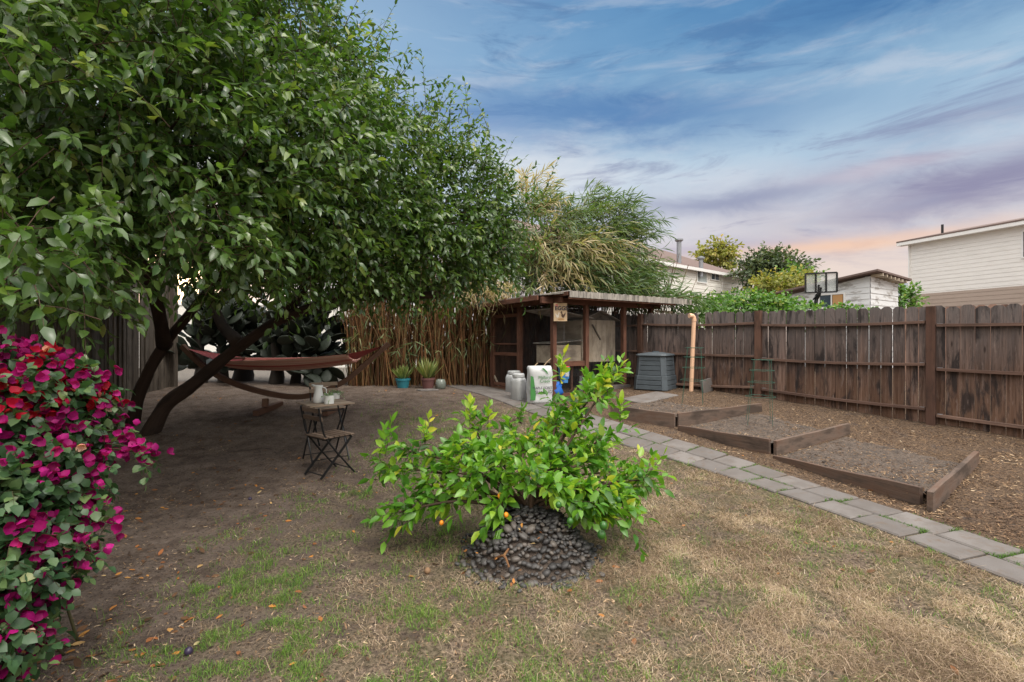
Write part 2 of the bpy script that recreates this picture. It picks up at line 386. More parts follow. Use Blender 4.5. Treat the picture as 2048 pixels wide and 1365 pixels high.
M['orange'] = plain('orange_fruit', (.85, .28, .02), .4, var=.1)
M['limefruit'] = plain('green_fruit', (.03, .11, .015), .35, var=.2)
M['plumfruit'] = plain('plum_fruit', (.035, .024, .055), .4, var=.3)
M['slatball'] = plain('dry_fruit', (.22, .13, .07), .8)
M['curtain'] = plain('orange_curtain', (.45, .25, .10), .8)

def stone_mat():
    m, t, p, o = mat('river_stone'); g = t.new('ShaderNodeObjectInfo'); q = t.new('ShaderNodeTexCoord')
    n = t.noise(q.outputs['Object'], 40, 4, .6)
    c_ = t.ramp(g.outputs['Random'], S((0, .022, .021, .022), (.5, .05, .047, .047), (.8, .085, .078, .074), (.93, .12, .10, .085), (1, .07, .05, .04)))
    c_ = t.mix(t.maprange(n, .4, .7, 0, .4), c_, (.11, .10, .095, 1))
    t.put(p.inputs['Base Color'], c_); p.inputs['Roughness'].default_value = .55; return m
M['stone'] = stone_mat()
def paver_mat():
    m, t, p, o = mat('concrete_paver'); u = attr(t, 'uvw', 'Vector'); g = t.new('ShaderNodeObjectInfo')
    n = t.noise(u, 4, 6, .6); f = t.noise(u, 90, 4, .7); st_ = t.noise(u, 9, 5, .7)
    c_ = t.mix(g.outputs['Random'], (.125, .112, .105, 1), (.185, .167, .155, 1))
    c_ = t.mix(t.maprange(n, .42, .62, 0, .7), c_, (.105, .09, .08, 1))
    c_ = t.mix(t.maprange(f, .55, .75, 0, .5), c_, (.12, .10, .09, 1))
    c_ = t.mix(t.maprange(st_, .54, .66, 0, .6), c_, (.12, .085, .06, 1))
    t.put(p.inputs['Base Color'], c_); p.inputs['Roughness'].default_value = .9; bump(t, p, f, .4, .004); return m
M['paver'] = paver_mat()
def siding_mat(name, top, bottom=None, zsplit=0, pitch=.13, peel=0.0):
    m, t, p, o = mat(name); g = t.new('ShaderNodeNewGeometry'); s_ = t.new('ShaderNodeSeparateXYZ'); t.put(s_.inputs[0], g.outputs['Position'])
    z = s_.outputs[2]; c_ = (*top, 1)
    if bottom: c_ = t.mix(t.math('LESS_THAN', z, zsplit), c_, (*bottom, 1))
    n = t.noise(t.scale(g.outputs['Position'], (1, 1, 3)), 2.2, 6, .65)
    c_ = t.mix(t.maprange(n, .45, .75, 0, .3), c_, t.mix(1.0, c_, (.7, .68, .64, 1), 'MULTIPLY'))
    if peel: c_ = t.mix(t.math('MULTIPLY', t.maprange(n, .54, .62, 0, 1), peel), c_, (.33, .31, .29, 1))
    t.put(p.inputs['Base Color'], c_); p.inputs['Roughness'].default_value = .75
    fr = t.math('FRACT', t.math('DIVIDE', z, pitch)); bump(t, p, fr, .9, .02)
    return m
M['siding'] = siding_mat('white_siding', (.80, .78, .75), (.40, .32, .27), 3.64, .15)
M['siding_far'] = siding_mat('cream_siding', (.76, .74, .69), None, 0, .2)
M['siding_shed'] = siding_mat('peeling_siding', (.70, .71, .72), None, 0, .19, .75)
def shingle():
    m, t, p, o = mat('brown_shingle'); g = t.new('ShaderNodeNewGeometry'); n = t.noise(g.outputs['Position'], 6, 5, .7)
    n2 = t.noise(t.scale(g.outputs['Position'], (3, 3, 9)), 3, 2)
    t.put(p.inputs['Base Color'], t.mix(t.math('MULTIPLY', t.math('ADD', n, n2), .5), (.085, .055, .048, 1), (.21, .15, .13, 1))); p.inputs['Roughness'].default_value = .95; return m
M['shingle'] = shingle()
def corr():
    m, t, p, o = mat('corrugated_roof'); u = attr(t, 'uvw', 'Vector')
    n = t.noise(t.scale(u, (9, 3, 3)), 1, 5, .7); n2 = t.noise(t.scale(u, (30, 2, 2)), 1, 3, .6)
    c_ = t.mix(t.maprange(n2, .35, .65), (.34, .31, .27, 1), (.10, .09, .08, 1)); c_ = t.mix(t.maprange(n, .45, .7), c_, (.42, .38, .33, 1))
    t.put(p.inputs['Base Color'], c_); p.inputs['Roughness'].default_value = .75; return m
M['corr'] = corr()
def wire():
    m, t, p, o = mat('wire_mesh'); g = t.new('ShaderNodeNewGeometry')
    n = t.noise(g.outputs['Position'], 5, 4, .7)
    p.inputs['Base Color'].default_value = (.05, .05, .05, 1); p.inputs['Roughness'].default_value = .6
    tr = t.new('ShaderNodeBsdfTransparent'); mx = t.new('ShaderNodeMixShader')
    t.put(mx.inputs[0], t.maprange(n, .4, .75, .08, .32)); t.l.new(tr.outputs[0], mx.inputs[1]); t.l.new(p.outputs[0], mx.inputs[2]); t.l.new(mx.outputs[0], o.inputs[0]); return m
M['wire'] = wire()
def clear():
    m, t, p, o = mat('clear_backboard'); p.inputs['Base Color'].default_value = (.55, .58, .58, 1); p.inputs['Roughness'].default_value = .2
    tr = t.new('ShaderNodeBsdfTransparent'); mx = t.new('ShaderNodeMixShader'); mx.inputs[0].default_value = .35
    t.l.new(tr.outputs[0], mx.inputs[1]); t.l.new(p.outputs[0], mx.inputs[2]); t.l.new(mx.outputs[0], o.inputs[0]); return m
M['clear'] = clear()
def hamfabric():
    m, t, p, o = mat('hammock_fabric'); u = attr(t, 'uvw', 'Vector'); s_ = t.new('ShaderNodeSeparateXYZ'); t.put(s_.inputs[0], u)
    q = t.math('MULTIPLY', s_.outputs[1], 11.0); wv_ = t.math('SINE', t.math('MULTIPLY', q, 2 * PI)); w2 = t.math('SINE', t.math('MULTIPLY', q, 2 * PI * .37))
    k = t.math('ADD', t.math('MULTIPLY', wv_, .5), t.math('MULTIPLY', w2, .5))
    c_ = t.ramp(t.maprange(k, -1, 1), S((0, .42, .07, .06), (.3, .55, .16, .13), (.5, .68, .36, .28), (.8, .70, .46, .36), (1, .48, .10, .09)))
    t.put(p.inputs['Base Color'], c_); p.inputs['Roughness'].default_value = .9; return m
M['fabric'] = hamfabric()

def ground_mat():
    m, t, p, o = mat('yard_ground'); g = t.new('ShaderNodeNewGeometry'); P = g.outputs['Position']
    a = t.new('ShaderNodeAttribute', attribute_name='zone').outputs['Vector']; s_ = t.new('ShaderNodeSeparateXYZ'); t.put(s_.inputs[0], a)
    lawn, mulch, gravel = s_.outputs
    sp_ = t.new('ShaderNodeSeparateXYZ'); t.put(sp_.inputs[0], P); sx_ = sp_.outputs[0]
    big = t.noise(P, .9, 5, .6); mid = t.noise(P, 5, 5, .65); fin = t.noise(P, 45, 5, .7); vf = t.noise(P, 170, 3, .7)
    dirt = t.mix(t.maprange(mid, .40, .62), (.125, .092, .073, 1), (.235, .182, .148, 1))
    dirt = t.mix(t.maprange(big, .45, .7, 0, .55), dirt, (.28, .225, .19, 1))
    dirt = t.mix(t.maprange(vf, .55, .68, 0, .6), dirt, (.26, .20, .15, 1))
    dirt = t.mix(t.maprange(fin, .47, .38, 0, .7), dirt, (.035, .025, .02, 1))
    dry = t.mix(t.maprange(fin, .40, .60), (.075, .055, .043, 1), (.31, .235, .172, 1))
    dry = t.mix(t.maprange(mid, .60, .40, 0, .45), dry, (.12, .125, .045, 1))
    dry = t.mix(t.maprange(mid, .62, .74, 0, .6), dry, (.16, .115, .085, 1))
    mu = t.mix(t.maprange(fin, .40, .60), (.050, .034, .026, 1), (.20, .135, .09, 1))
    mu = t.mix(t.maprange(vf, .54, .66, 0, .7), mu, (.38, .27, .18, 1))
    mu = t.mix(t.maprange(mid, .45, .3, 0, .5), mu, (.10, .085, .08, 1))
    dry = t.mix(t.maprange(big, .52, .66, 0, .5), dry, (.15, .115, .09, 1))
    gr = t.mix(t.maprange(fin, .3, .7), (.09, .08, .07, 1), (.22, .195, .17, 1))
    lw = t.maprange(t.math('ADD', t.math('MULTIPLY', lawn, t.maprange(sx_, -1.2, 1.4, .50, 1.0)), t.math('MULTIPLY', t.math('SUBTRACT', mid, .5), 1.9)), .35, .65, 0, 1, True)
    c_ = t.mix(lw, dirt, dry)
    c_ = t.mix(t.maprange(t.math('ADD', mulch, t.math('MULTIPLY', t.math('SUBTRACT', fin, .5), .6)), .4, .6), c_, mu)
    c_ = t.mix(gravel, c_, gr)
    t.put(p.inputs['Base Color'], c_); p.inputs['Roughness'].default_value = .95; p.inputs['Specular IOR Level'].default_value = .15
    bump(t, p, t.math('ADD', fin, t.math('MULTIPLY', vf, .6)), 1.0, .03); return m
M['ground'] = ground_mat()
def soil_mat():
    m, t, p, o = mat('bed_soil'); g = t.new('ShaderNodeNewGeometry'); P = g.outputs['Position']
    fin = t.noise(P, 40, 5, .7); mid = t.noise(P, 7, 5, .65); vf = t.noise(P, 150, 3, .7)
    c_ = t.mix(t.maprange(fin, .3, .7), (.038, .029, .024, 1), (.17, .128, .10, 1))
    c_ = t.mix(t.maprange(vf, .58, .72, 0, .7), c_, (.36, .28, .21, 1))
    c_ = t.mix(t.maprange(mid, .5, .32, 0, .7), c_, (.048, .037, .031, 1))
    t.put(p.inputs['Base Color'], c_); p.inputs['Roughness'].default_value = .95; bump(t, p, t.math('ADD', fin, vf), .8, .02); return m
M['soil'] = soil_mat()

# ------------------------------------------------------------------ path outline (world points on the ground)
low_px = [(2200, 1235), (2048, 1174), (2002, 1157), (1883, 1108), (1777, 1064), (1680, 1030), (1520, 975), (1420, 942), (1306, 909), (1210, 878), (1120, 848), (1040, 822), (960, 797), (885, 776)]
up_px = [(2200, 1160), (2032, 1102), (1911, 1061), (1805, 1030), (1716, 1002), (1572, 946), (1509, 927), (1404, 892), (1317, 871), (1240, 849), (1160, 824), (1090, 802), (1010, 780), (930, 762)]
LOW = np.array([G(*q)[:2] for q in low_px]); UPP = np.array([G(*q)[:2] for q in up_px])
def _near(p, Q):
    a, b_ = Q[:-1], Q[1:]; d = b_ - a; t = np.clip(((p - a) * d).sum(1) / (d * d).sum(1), 0, 1)[:, None]; q = a + d * t
    return q[np.argmin(((q - p) ** 2).sum(1))]
CEN = np.array([(p + _near(p, LOW)) / 2 for p in UPP])
def path_hw(y): return .5 * np.interp(y, [0, 4.6, 6.0, 8.5], [.52, .52, .66, .72])
def path_x(y):      # centre line x at given y
    o_ = np.argsort(CEN[:, 1]); return np.interp(y, CEN[o_, 1], CEN[o_, 0])
def path_side(x, y):    # >0 on the far/right side of the path, metres (approx, perpendicular)
    return (np.asarray(x) - path_x(y)) * .88
lb = [G(*q) for q in [(740, 800), (735, 870), (690, 960), (560, 1010), (430, 1070), (330, 1200), (230, 1340)]]
LBY = np.array([q.y for q in lb]); LBX = np.array([q.x for q in lb]); _o = np.argsort(LBY)
def lawn_w(x, y):
    xb = np.interp(y, LBY[_o], LBX[_o])
    return ss((x - xb + .35) / .8) * ss((9.6 - y) / 1.8)
# the lemon bush stands in a mound of stones
MC = G(1058, 1120); MC = Vector((MC.x, MC.y + .08, float(gz(MC.x, MC.y))))
MR = .45; MH = .37

# ground sheet: fine where it shows, reaching the horizon
def axis(fine0, fine1, step, far):
    a = np.arange(fine0, fine1, step); r = np.geomspace(step, far, 26)
    return np.concatenate([fine0 - r[::-1], a, fine1 + r])
gx = axis(-9.5, 9.5, .055, 600); gy = axis(1.2, 13.5, .055, 600)
XX, YY = np.meshgrid(gx, gy)
def fbm(x, y, sc, seed=0):      # value noise in numpy
    rs = np.random.default_rng(seed); T_ = rs.random((256, 256)); out = 0; amp = 1; tot = 0
    for k in range(4):
        u = x * sc * 2 ** k + 1000.3; v = y * sc * 2 ** k + 1000.7; i = np.floor(u).astype(int); j = np.floor(v).astype(int); fu = ss(u - i); fv = ss(v - j)
        q = lambda a, b: T_[(i + a) % 256, (j + b) % 256]
        out = out + amp * ((q(0, 0) * (1 - fu) + q(1, 0) * fu) * (1 - fv) + (q(0, 1) * (1 - fu) + q(1, 1) * fu) * fv); tot += amp; amp *= .55
    return out / tot
near = (np.abs(XX) < 12) & (YY < 16) & (YY > 0)
ps = path_side(XX, YY)
bumps = (fbm(XX, YY, 1.3, 1) - .5) * .05 + (fbm(XX, YY, 7, 2) - .5) * .035
bumps *= np.where(np.abs(ps) < .45, .12, 1)
ZZ = gz(XX, YY) + np.where(near, bumps, 0)
nx_, ny_ = len(gx), len(gy)
idx = np.arange(nx_ * ny_).reshape(ny_, nx_)
q4 = np.stack([idx[:-1, :-1], idx[:-1, 1:], idx[1:, 1:], idx[1:, :-1]], -1).reshape(-1, 4)
grd = np_mesh('ground', np.stack([XX, YY, ZZ], -1).reshape(-1, 3), [q4], np.zeros(nx_ * ny_), M['ground'], kind='structure')
zone = np.zeros((ny_, nx_, 3), 'f')
zone[..., 0] = lawn_w(XX, YY) * np.where(ps > .22, 0, 1)
zone[..., 1] = np.where((ps > .26) & (YY < 14), 1, 0)
zone[..., 2] = ss((YY - 12.2) / .8) * np.where(XX < -1.5, 1, 0)
a_ = grd.data.attributes.new('zone', 'FLOAT_VECTOR', 'POINT'); a_.data.foreach_set('vector', zone.ravel())
def gzb(x, y):
    x = np.asarray(x, float); y = np.asarray(y, float)
    return gz(x, y) + ((fbm(x, y, 1.3, 1) - .5) * .05 + (fbm(x, y, 7, 2) - .5) * .035) * np.where(np.abs(path_side(x, y)) < .45, .12, 1)

# ------------------------------------------------------------------ leaf geometry (vectorised)
LT = np.array([(0, 0, 0), (0, .33, 0), (0, .68, 0), (0, 1, 0), (-.5, .33, .14), (-.42, .68, .12), (.5, .33, .14), (.42, .68, .12)])
LTRI = np.array([(0, 1, 4), (2, 3, 5), (0, 6, 1), (2, 7, 3)]); LQ = np.array([(1, 2, 5, 4), (1, 6, 7, 2)])
def nrm(v): return v / np.maximum(np.linalg.norm(v, axis=-1, keepdims=True), 1e-9)
def leaves(pos, dirn, nor, ln, wd, curl=.25, fold=1.0):
    n = len(pos); d = nrm(dirn); s_ = nrm(np.cross(d, nor)); u = np.cross(s_, d)
    ln = np.broadcast_to(ln, n)[:, None]; wd = np.broadcast_to(wd, n)[:, None]; curl = np.broadcast_to(curl, n)[:, None]
    x = LT[:, 0][None]; y = LT[:, 1][None]; z = LT[:, 2][None]
    h = z * wd * fold - curl * ln * y * y
    v = pos[:, None] + d[:, None] * (y * ln)[..., None] + s_[:, None] * (x * wd)[..., None] + u[:, None] * h[..., None]
    o_ = (np.arange(n) * 8)[:, None, None]
    return v.reshape(-1, 3), (LTRI[None] + o_).reshape(-1, 3), (LQ[None] + o_).reshape(-1, 4)
def rv(n): return nrm(RNG.normal(size=(n, 3)))
def twigs(base, dirn, L, k, ln, wd, droop=.35, spread=.9, curl=.25, up=.5, first=.12, jit=.25, fold=1.0, lean=None):
    """leafy twigs: returns leaf arrays and stem arrays. base (n,3), k leaves each"""
    n = len(base); L = np.broadcast_to(L, n)
    t = (np.linspace(first, 1, k)[None] + RNG.normal(size=(n, k)) * .02).clip(0, 1)
    d0 = nrm(dirn); g = np.array([0, 0, -1.0])
    def at(tt): return base[:, None] + d0[:, None] * (L[:, None] * tt)[..., None] + g * (droop * L[:, None] * tt ** 2)[..., None]
    P = at(t); tan = nrm(d0[:, None] + g * (2 * droop * t)[..., None])
    a = (np.arange(k) * 2.4)[None] + RNG.uniform(0, 6.28, (n, 1))
    r0 = nrm(np.cross(tan, np.array([.13, .21, .97]))); r1 = np.cross(tan, r0)
    rad = r0 * np.cos(a)[..., None] + r1 * np.sin(a)[..., None]
    tipf = (t ** 3)[..., None]
    ld = nrm(tan * (.55 + tipf) + rad * spread * (1 - .5 * tipf) + RNG.normal(size=(n, k, 3)) * jit + g * .15)
    nor = nrm(np.array([0, 0, 1.0]) * up + RNG.normal(size=(n, k, 3)) * .45 + tan * .3)
    sz = RNG.uniform(.68, 1.15, (n, k)) * (1 - .25 * t)
    v, tr, q = leaves(P.reshape(-1, 3), ld.reshape(-1, 3), nor.reshape(-1, 3), (sz * ln).ravel(), (sz * wd).ravel(), curl * RNG.uniform(.2, 1.6, n * k), fold)
    return v, tr, q, at, n, L
def stems(at, n, L, r, m=4):
    tt = np.linspace(0, 1, m)[None].repeat(n, 0); P = at(tt)
    tan = nrm(np.gradient(P, axis=1)); r0 = nrm(np.cross(tan, np.array([.2, .3, .9]))); r1 = np.cross(tan, r0)
    rr = (r * (1 - .75 * tt))[..., None]
    ring = np.stack([P + (r0 * math.cos(a) + r1 * math.sin(a)) * rr for a in (0, 2.094, 4.189)], 2)  # n,m,3,3
    v = ring.reshape(-1, 3); o_ = (np.arange(n) * m * 3)[:, None, None, None]
    f = []
    for i in range(m - 1):
        for j in range(3): f.append((i * 3 + j, i * 3 + (j + 1) % 3, i * 3 + 3 + (j + 1) % 3, i * 3 + 3 + j))
    f = (np.array(f)[None] + o_.reshape(n, 1, 1)).reshape(-1, 4)
    return v, f
class Leafage:
    def __init__(s): s.v = []; s.t3 = []; s.q = []; s.ti = []; s.n = 0; s.sv = []; s.sq = []; s.sn = 0
    def add(s, v, t3, q, tint):
        s.v.append(v); s.t3.append(t3 + s.n); s.q.append(q + s.n); s.ti.append(np.repeat(tint, 8)); s.n += len(v)
    def addtw(s, tw, k, stemr=0, tlo=0, thi=1, clump=.5):
        v, t3, q, at, n, L = tw; m = len(v) // 8
        tint = np.clip(tlo + (thi - tlo) * (np.repeat(RNG.random(n), k) * clump + RNG.random(m) * (1 - clump)), 0, 1)
        s.add(v, t3, q, tint)
        if stemr:
            a, b = stems(at, n, L, stemr); s.sv.append(a); s.sq.append(b + s.sn); s.sn += len(a)
    def build(s, name, mat_, parent, stemname=None, stemmat=None, **kw):
        o = np_mesh(name, np.concatenate(s.v), [np.concatenate(s.t3), np.concatenate(s.q)], np.concatenate(s.ti), mat_, parent, **kw)
        if s.sn and stemname: np_mesh(stemname, np.concatenate(s.sv), [np.concatenate(s.sq)], np.full(s.sn, .4), stemmat, parent)
        return o

# ------------------------------------------------------------------ plum tree
TB = G(290, 868)
plum = thing('plum_tree', 'huge leafy plum tree filling the left of the yard, with dark slanting trunks', 'tree', TB)
trk = MB()
def curve(pts, n=6):
    pts = [Vector(p) for p in pts]; out = []
    for i in range(len(pts) - 1):
        p0 = pts[max(i - 1, 0)]; p1 = pts[i]; p2 = pts[i + 1]; p3 = pts[min(i + 2, len(pts) - 1)]
        for j in range(n):
            t = j / n; out.append(.5 * ((2 * p1) + (p2 - p0) * t + (2 * p0 - 5 * p1 + 4 * p2 - p3) * t * t + (3 * p1 - p0 - 3 * p2 + p3) * t ** 3))
    out.append(pts[-1]); return out
def limb(mb, pts, r0, r1, n=6, seg=10, wob=.25):
    c_ = curve(pts, n); m = len(c_); mb.tube(c_, [r0 + (r1 - r0) * (i / (m - 1)) ** .8 for i in range(m)], seg, .5, True, wob)
limb(trk, [TB - UP * .15, W(330, 815, 7.1), W(400, 758, 7.1), W(480, 693, 7.0), W(560, 640, 6.9), W(660, 606, 6.7), W(760, 592, 6.5), W(880, 590, 6.4)], .118, .045, seg=12)
TB2 = G(262, 845)
limb(trk, [TB2 - UP * .15, W(285, 770, 7.3), W(330, 690, 7.2), W(385, 620, 7.0), W(450, 540, 6.4), W(520, 420, 5.9), W(600, 280, 5.7)], .095, .04, seg=12)
limb(trk, [W(560, 640, 6.9), W(640, 540, 6.9), W(760, 420, 7), W(860, 330, 7)], .09, .02)
limb(trk, [W(330, 690, 7.2), W(300, 560, 6.0), W(230, 430, 4.9), W(160, 300, 3.9)], .10, .025)
limb(trk, [W(480, 693, 7.0), W(430, 620, 7.6), W(420, 500, 8), W(520, 300, 8)], .10, .03)
limb(trk, [W(660, 606, 6.7), W(720, 560, 6.0), W(760, 530, 5.3)], .04, .01)
# (px, py, depth, radius x, y, z)
BL = [(60, 150, 3.3, 1.35, 1.1, 1.35), (150, 330, 3.4, 1.3, 1.05, .9), (40, 490, 3.2, .75, .6, .45), (250, 120, 4.0, 1.4, 1.3, 1.4), (380, 320, 4.2, 1.4, 1.15, .9),
      (300, 430, 4.6, 1.3, 1.0, .36), (450, 150, 5.0, 1.3, 1.3, 1.3), (540, 330, 5.0, 1.25, 1.2, .95), (500, 450, 5.3, 1.2, .9, .42), (600, 230, 6.0, 1.0, 1.2, 1.1),
      (680, 370, 6.0, 1.15, 1.2, .95), (690, 470, 6.0, 1.2, .9, .50), (820, 470, 6.5, 1.05, 1.1, .66), (770, 360, 6.6, .9, 1.0, .85), (920, 470, 7.0, .8, .9, .6), (930, 390, 7.1, .55, .7, .55), (1000, 430, 7.4, .38, .5, .4),
      (330, -80, 5.0, 1.5, 1.5, 1.2), (150, -150, 4.4, 1.8, 1.3, 1.2), (560, 90, 6.2, .7, 1.1, .9), (440, 390, 7.6, 2.2, 1.4, .9), (680, 430, 8.2, 1.6, 1.2, .8), (150, 370, 6.2, 2.2, 1.4, .7), (800, 510, 7.2, 1.2, .8, .35), (910, 520, 7.4, .85, .7, .36), (980, 490, 7.6, .45, .5, .4), (300, 230, 6.2, 2.2, 1.0, 1.5), (560, 250, 7.6, 1.5, 1.0, 1.4), (60, 250, 5.0, 1.8, .8, 1.5), (430, 520, 8.8, 2.2, .8, .45), (640, 540, 8.8, 1.6, .8, .42), (230, 500, 8.6, 1.6, .8, .5)]
def open_gap(b):      # thin spots of the crown where the low sky glints through
    keep = np.ones(len(b), bool); o_ = np.array([0, 0, H])
    for (px, py, r) in [(352, 574, .21), (330, 478, .06), (284, 502, .05), (398, 312, .05), (590, 60, .12), (440, 330, .05)]:
        d_ = np.array([(px - CX) / F, 1, (CY - py) / F]); d_ /= np.linalg.norm(d_); q = b - o_; t_ = q @ d_
        keep &= np.linalg.norm(q - t_[:, None] * d_, axis=1) > r + .10
    return keep
leafp = Leafage()
for (px, py, d, rx, ry, rz) in BL:
    c_ = np.array(W(px, py, d)); area = 4 * PI * ((rx * ry) ** 1.6 / 3 + (rx * rz) ** 1.6 / 3 + (ry * rz) ** 1.6 / 3) ** (1 / 1.6)
    n = int(area * (23 if d < 5.6 else 27))
    u = rv(n * 2); keep = u[:, 1] < .45; u = u[keep][:n]; n = len(u)
    rr = RNG.uniform(.62, 1.0, n)[:, None]; b = c_ + u * np.array([rx, ry, rz]) * rr
    b = b + (fbm(b[:, 0], b[:, 2], 1.4, 5)[:, None] - .5) * .5 * u
    kk_ = open_gap(b); b = b[kk_]; u = u[kk_]; n = len(b)
    dr = nrm(u * .8 + np.array([0, -.15, .25]) + RNG.normal(size=(n, 3)) * .5)
    k = 11; leafp.addtw(twigs(b, dr, RNG.uniform(.25, .5, n), k, .112, .047, droop=.26, curl=.42, up=.8), k, .0035, 0, .96)
# long loose shoots on the right flank against the sky
sh = []
for (px, py, d, n) in [(620, 60, 6, 30), (690, 170, 6.3, 40), (770, 240, 6.6, 44), (850, 310, 6.8, 46), (920, 340, 7, 34), (960, 390, 7.2, 30), (1000, 470, 7.3, 26), (960, 530, 7.2, 18), (560, 10, 6, 24), (650, 120, 6.2, 26), (860, 250, 7, 12), (930, 280, 7.2, 8)]:
    c_ = np.array(W(px, py, d)); b = c_ + RNG.normal(size=(n, 3)) * np.array([.28, .3, .22]); sh.append(b)
b = np.concatenate(sh); n = len(b)
dr = nrm(np.array([.5, -.1, .8]) + RNG.normal(size=(n, 3)) * .42); k = 13
leafp.addtw(twigs(b, dr, RNG.uniform(.35, .8, n), k, .095, .040, droop=.14, spread=.8, curl=.4), k, .005, .1, .98)
# low hanging sprays along the underside
lows = []
for (px, py, d) in [(50, 620, 2.5), (110, 590, 2.6), (170, 540, 2.9), (330, 500, 3.4), (250, 540, 3.3), (470, 530, 3.6), (420, 500, 3.3), (520, 590, 4.2), (600, 560, 4.6), (500, 520, 3.6), (660, 560, 5), (760, 560, 5.6), (840, 560, 6), (20, 600, 2.3), (100, 520, 2.5), (180, 470, 2.8), (700, 540, 5), (560, 600, 4.5), (720, 585, 5.8), (790, 580, 6.2), (860, 580, 6.5), (930, 575, 6.8), (980, 555, 7.0), (660, 590, 5.2), (460, 600, 5.2)]:
    c_ = np.array(W(px, py, d)); lows.append(c_ + RNG.normal(size=(13, 3)) * np.array([.16, .2, .10]))
b = np.concatenate(lows); b[:, 2] += .12; b = b[open_gap(b)]; n = len(b); dr = nrm(np.array([.15, -.35, .05]) + RNG.normal(size=(n, 3)) * .5); k = 10
leafp.addtw(twigs(b, dr, RNG.uniform(.25, .5, n), k, .105, .052, droop=.4, curl=.3, up=.9), k, .004, .1, .85)
# limbs reaching into the crown
for (px, py, d, rx, ry, rz) in BL[:16]:
    c_ = W(px, py, d)
    s0 = min([W(560, 640, 6.9), W(450, 540, 6.4), W(230, 430, 4.9), W(520, 420, 5.9), W(760, 500, 6.7)], key=lambda q: (q - c_).length)
    for j in range(5):
        e = c_ + Vector(rv(1)[0] * np.array([rx, ry, rz]) * .85); mid = (s0 + e) / 2 + Vector(rv(1)[0]) * .25
        limb(trk, [s0, mid, e], .03, .006, 4, 6, 0)
leafp.build('foliage', M['plum'], plum, 'twigs', M['twig'])
trk.build('trunk', M['bark'], plum, smooth=True)

# ------------------------------------------------------------------ fences
P1 = G(1862, 850); P2 = G(1517, 795)
dirF = (P2 - P1); dirF.z = 0; LEN = dirF.length; dirF.normalize(); nF = Vector((-dirF.y, dirF.x, 0))    # nF points to the camera side?
if nF.dot(Vector((0, 0, 0)) - P1) < 0: nF = -nF
def board(mb, p, wd, zb, zt, th, tint, dr, ear=.035):
    c_ = Vector((p.x, p.y, 0)); hx = wd / 2; pr = [(-hx, zb), (hx, zb), (hx, zt - ear), (hx - ear, zt), (-hx + ear, zt), (-hx, zt - ear)]
    nn = Vector((-dr.y, dr.x, 0)); vs = []; us = []
    tw = random.uniform(-.004, .004)
    for s_ in (-.5, .5):
        for (a, z) in pr:
            vs.append(c_ + dr * (a + tw * (z - zb)) + nn * (th * s_) + UP * z); us.append(Vector((z, a, s_ * th)))
    n = 6; fs = [tuple(reversed(range(n))), tuple(range(n, 2 * n))] + [(i, (i + 1) % n, n + (i + 1) % n, n + i) for i in range(n)]
    mb.add(vs, fs, us, tint)
fence = thing('wooden_fence', 'weathered brown dog-eared plank fence with rails running along the right side of the yard', 'fence', P1)
def ztop(t): return 2.03 + .05 * t          # t along fence in bays from P1
def bay(t0, t1, first, nb=17, ear_gap=()):
    a = P1 + dirF * LEN * t0; b = P1 + dirF * LEN * t1; mb = MB(); L = (b - a).length; nb = round(L / .143); wd = L / nb
    for i in range(nb):
        p = a + (b - a) * ((i + .5) / nb) - nF * .045; tt = t0 + (t1 - t0) * (i + .5) / nb
        zt = ztop(tt) + random.uniform(-.015, .015) - (.30 if i in ear_gap else 0)
        zb = float(gz(p.x, p.y)) - .06 + (random.uniform(0, .03))
        board(mb, p, wd - random.choice([.004, .006, .008, .010, .014]), zb, zt, .018, random.random(), dirF)
    mb.build('board_panel', M['fence'], fence)
    for k, h_ in enumerate((1.37, .86, .13)):
        za = 0; r = MB(); g0 = float(gz(a.x, a.y)); g1 = float(gz(b.x, b.y))
        top0 = ztop(t0); top1 = ztop(t1)
        z0 = [top0 - .24, top0 - .24 - (.55), g0 + .20][k]; z1 = [top1 - .24, top1 - .24 - .60, g1 + .14][k]
        z0 += random.uniform(-.03, .03); z1 += random.uniform(-.03, .03)
        q0 = Vector((a.x, a.y, z0)) - dirF * -.06; q1 = Vector((b.x, b.y, z1)) - dirF * .06
        r.beam(q0 + nF * .0, q1 + nF * .0, .07, .04, seg=8, sag=UP * random.uniform(-.03, -.005)); r.build('rail', M['rail'], fence, bevel=.003)
        for q, sg in ((q0, 1), (q1, -1)):
            br = MB(); br.box(q + dirF * sg * .035 + nF * .0, (.05, .055, .045), math.atan2(dirF.y, dirF.x)); br.build('rail_bracket', M['galv'], fence)
bay(-1, 0, 0); bay(0, 1, 0); bay(1, 2.06, 0, ear_gap=(7,)); bay(2.06, 3.1, 0); bay(-2, -1, 0)
for t in (-2, -1, 0, 1, 2.06, 3.1):
    p = P1 + dirF * LEN * t; g = float(gz(p.x, p.y)); mb = MB(); mb.box((p.x, p.y, (g - .3 + ztop(t) - .0) / 2), (.10, .10, ztop(t) - .0 - g + .3), math.atan2(dirF.y, dirF.x)); mb.build('post', M['postwood'], fence, bevel=.004)
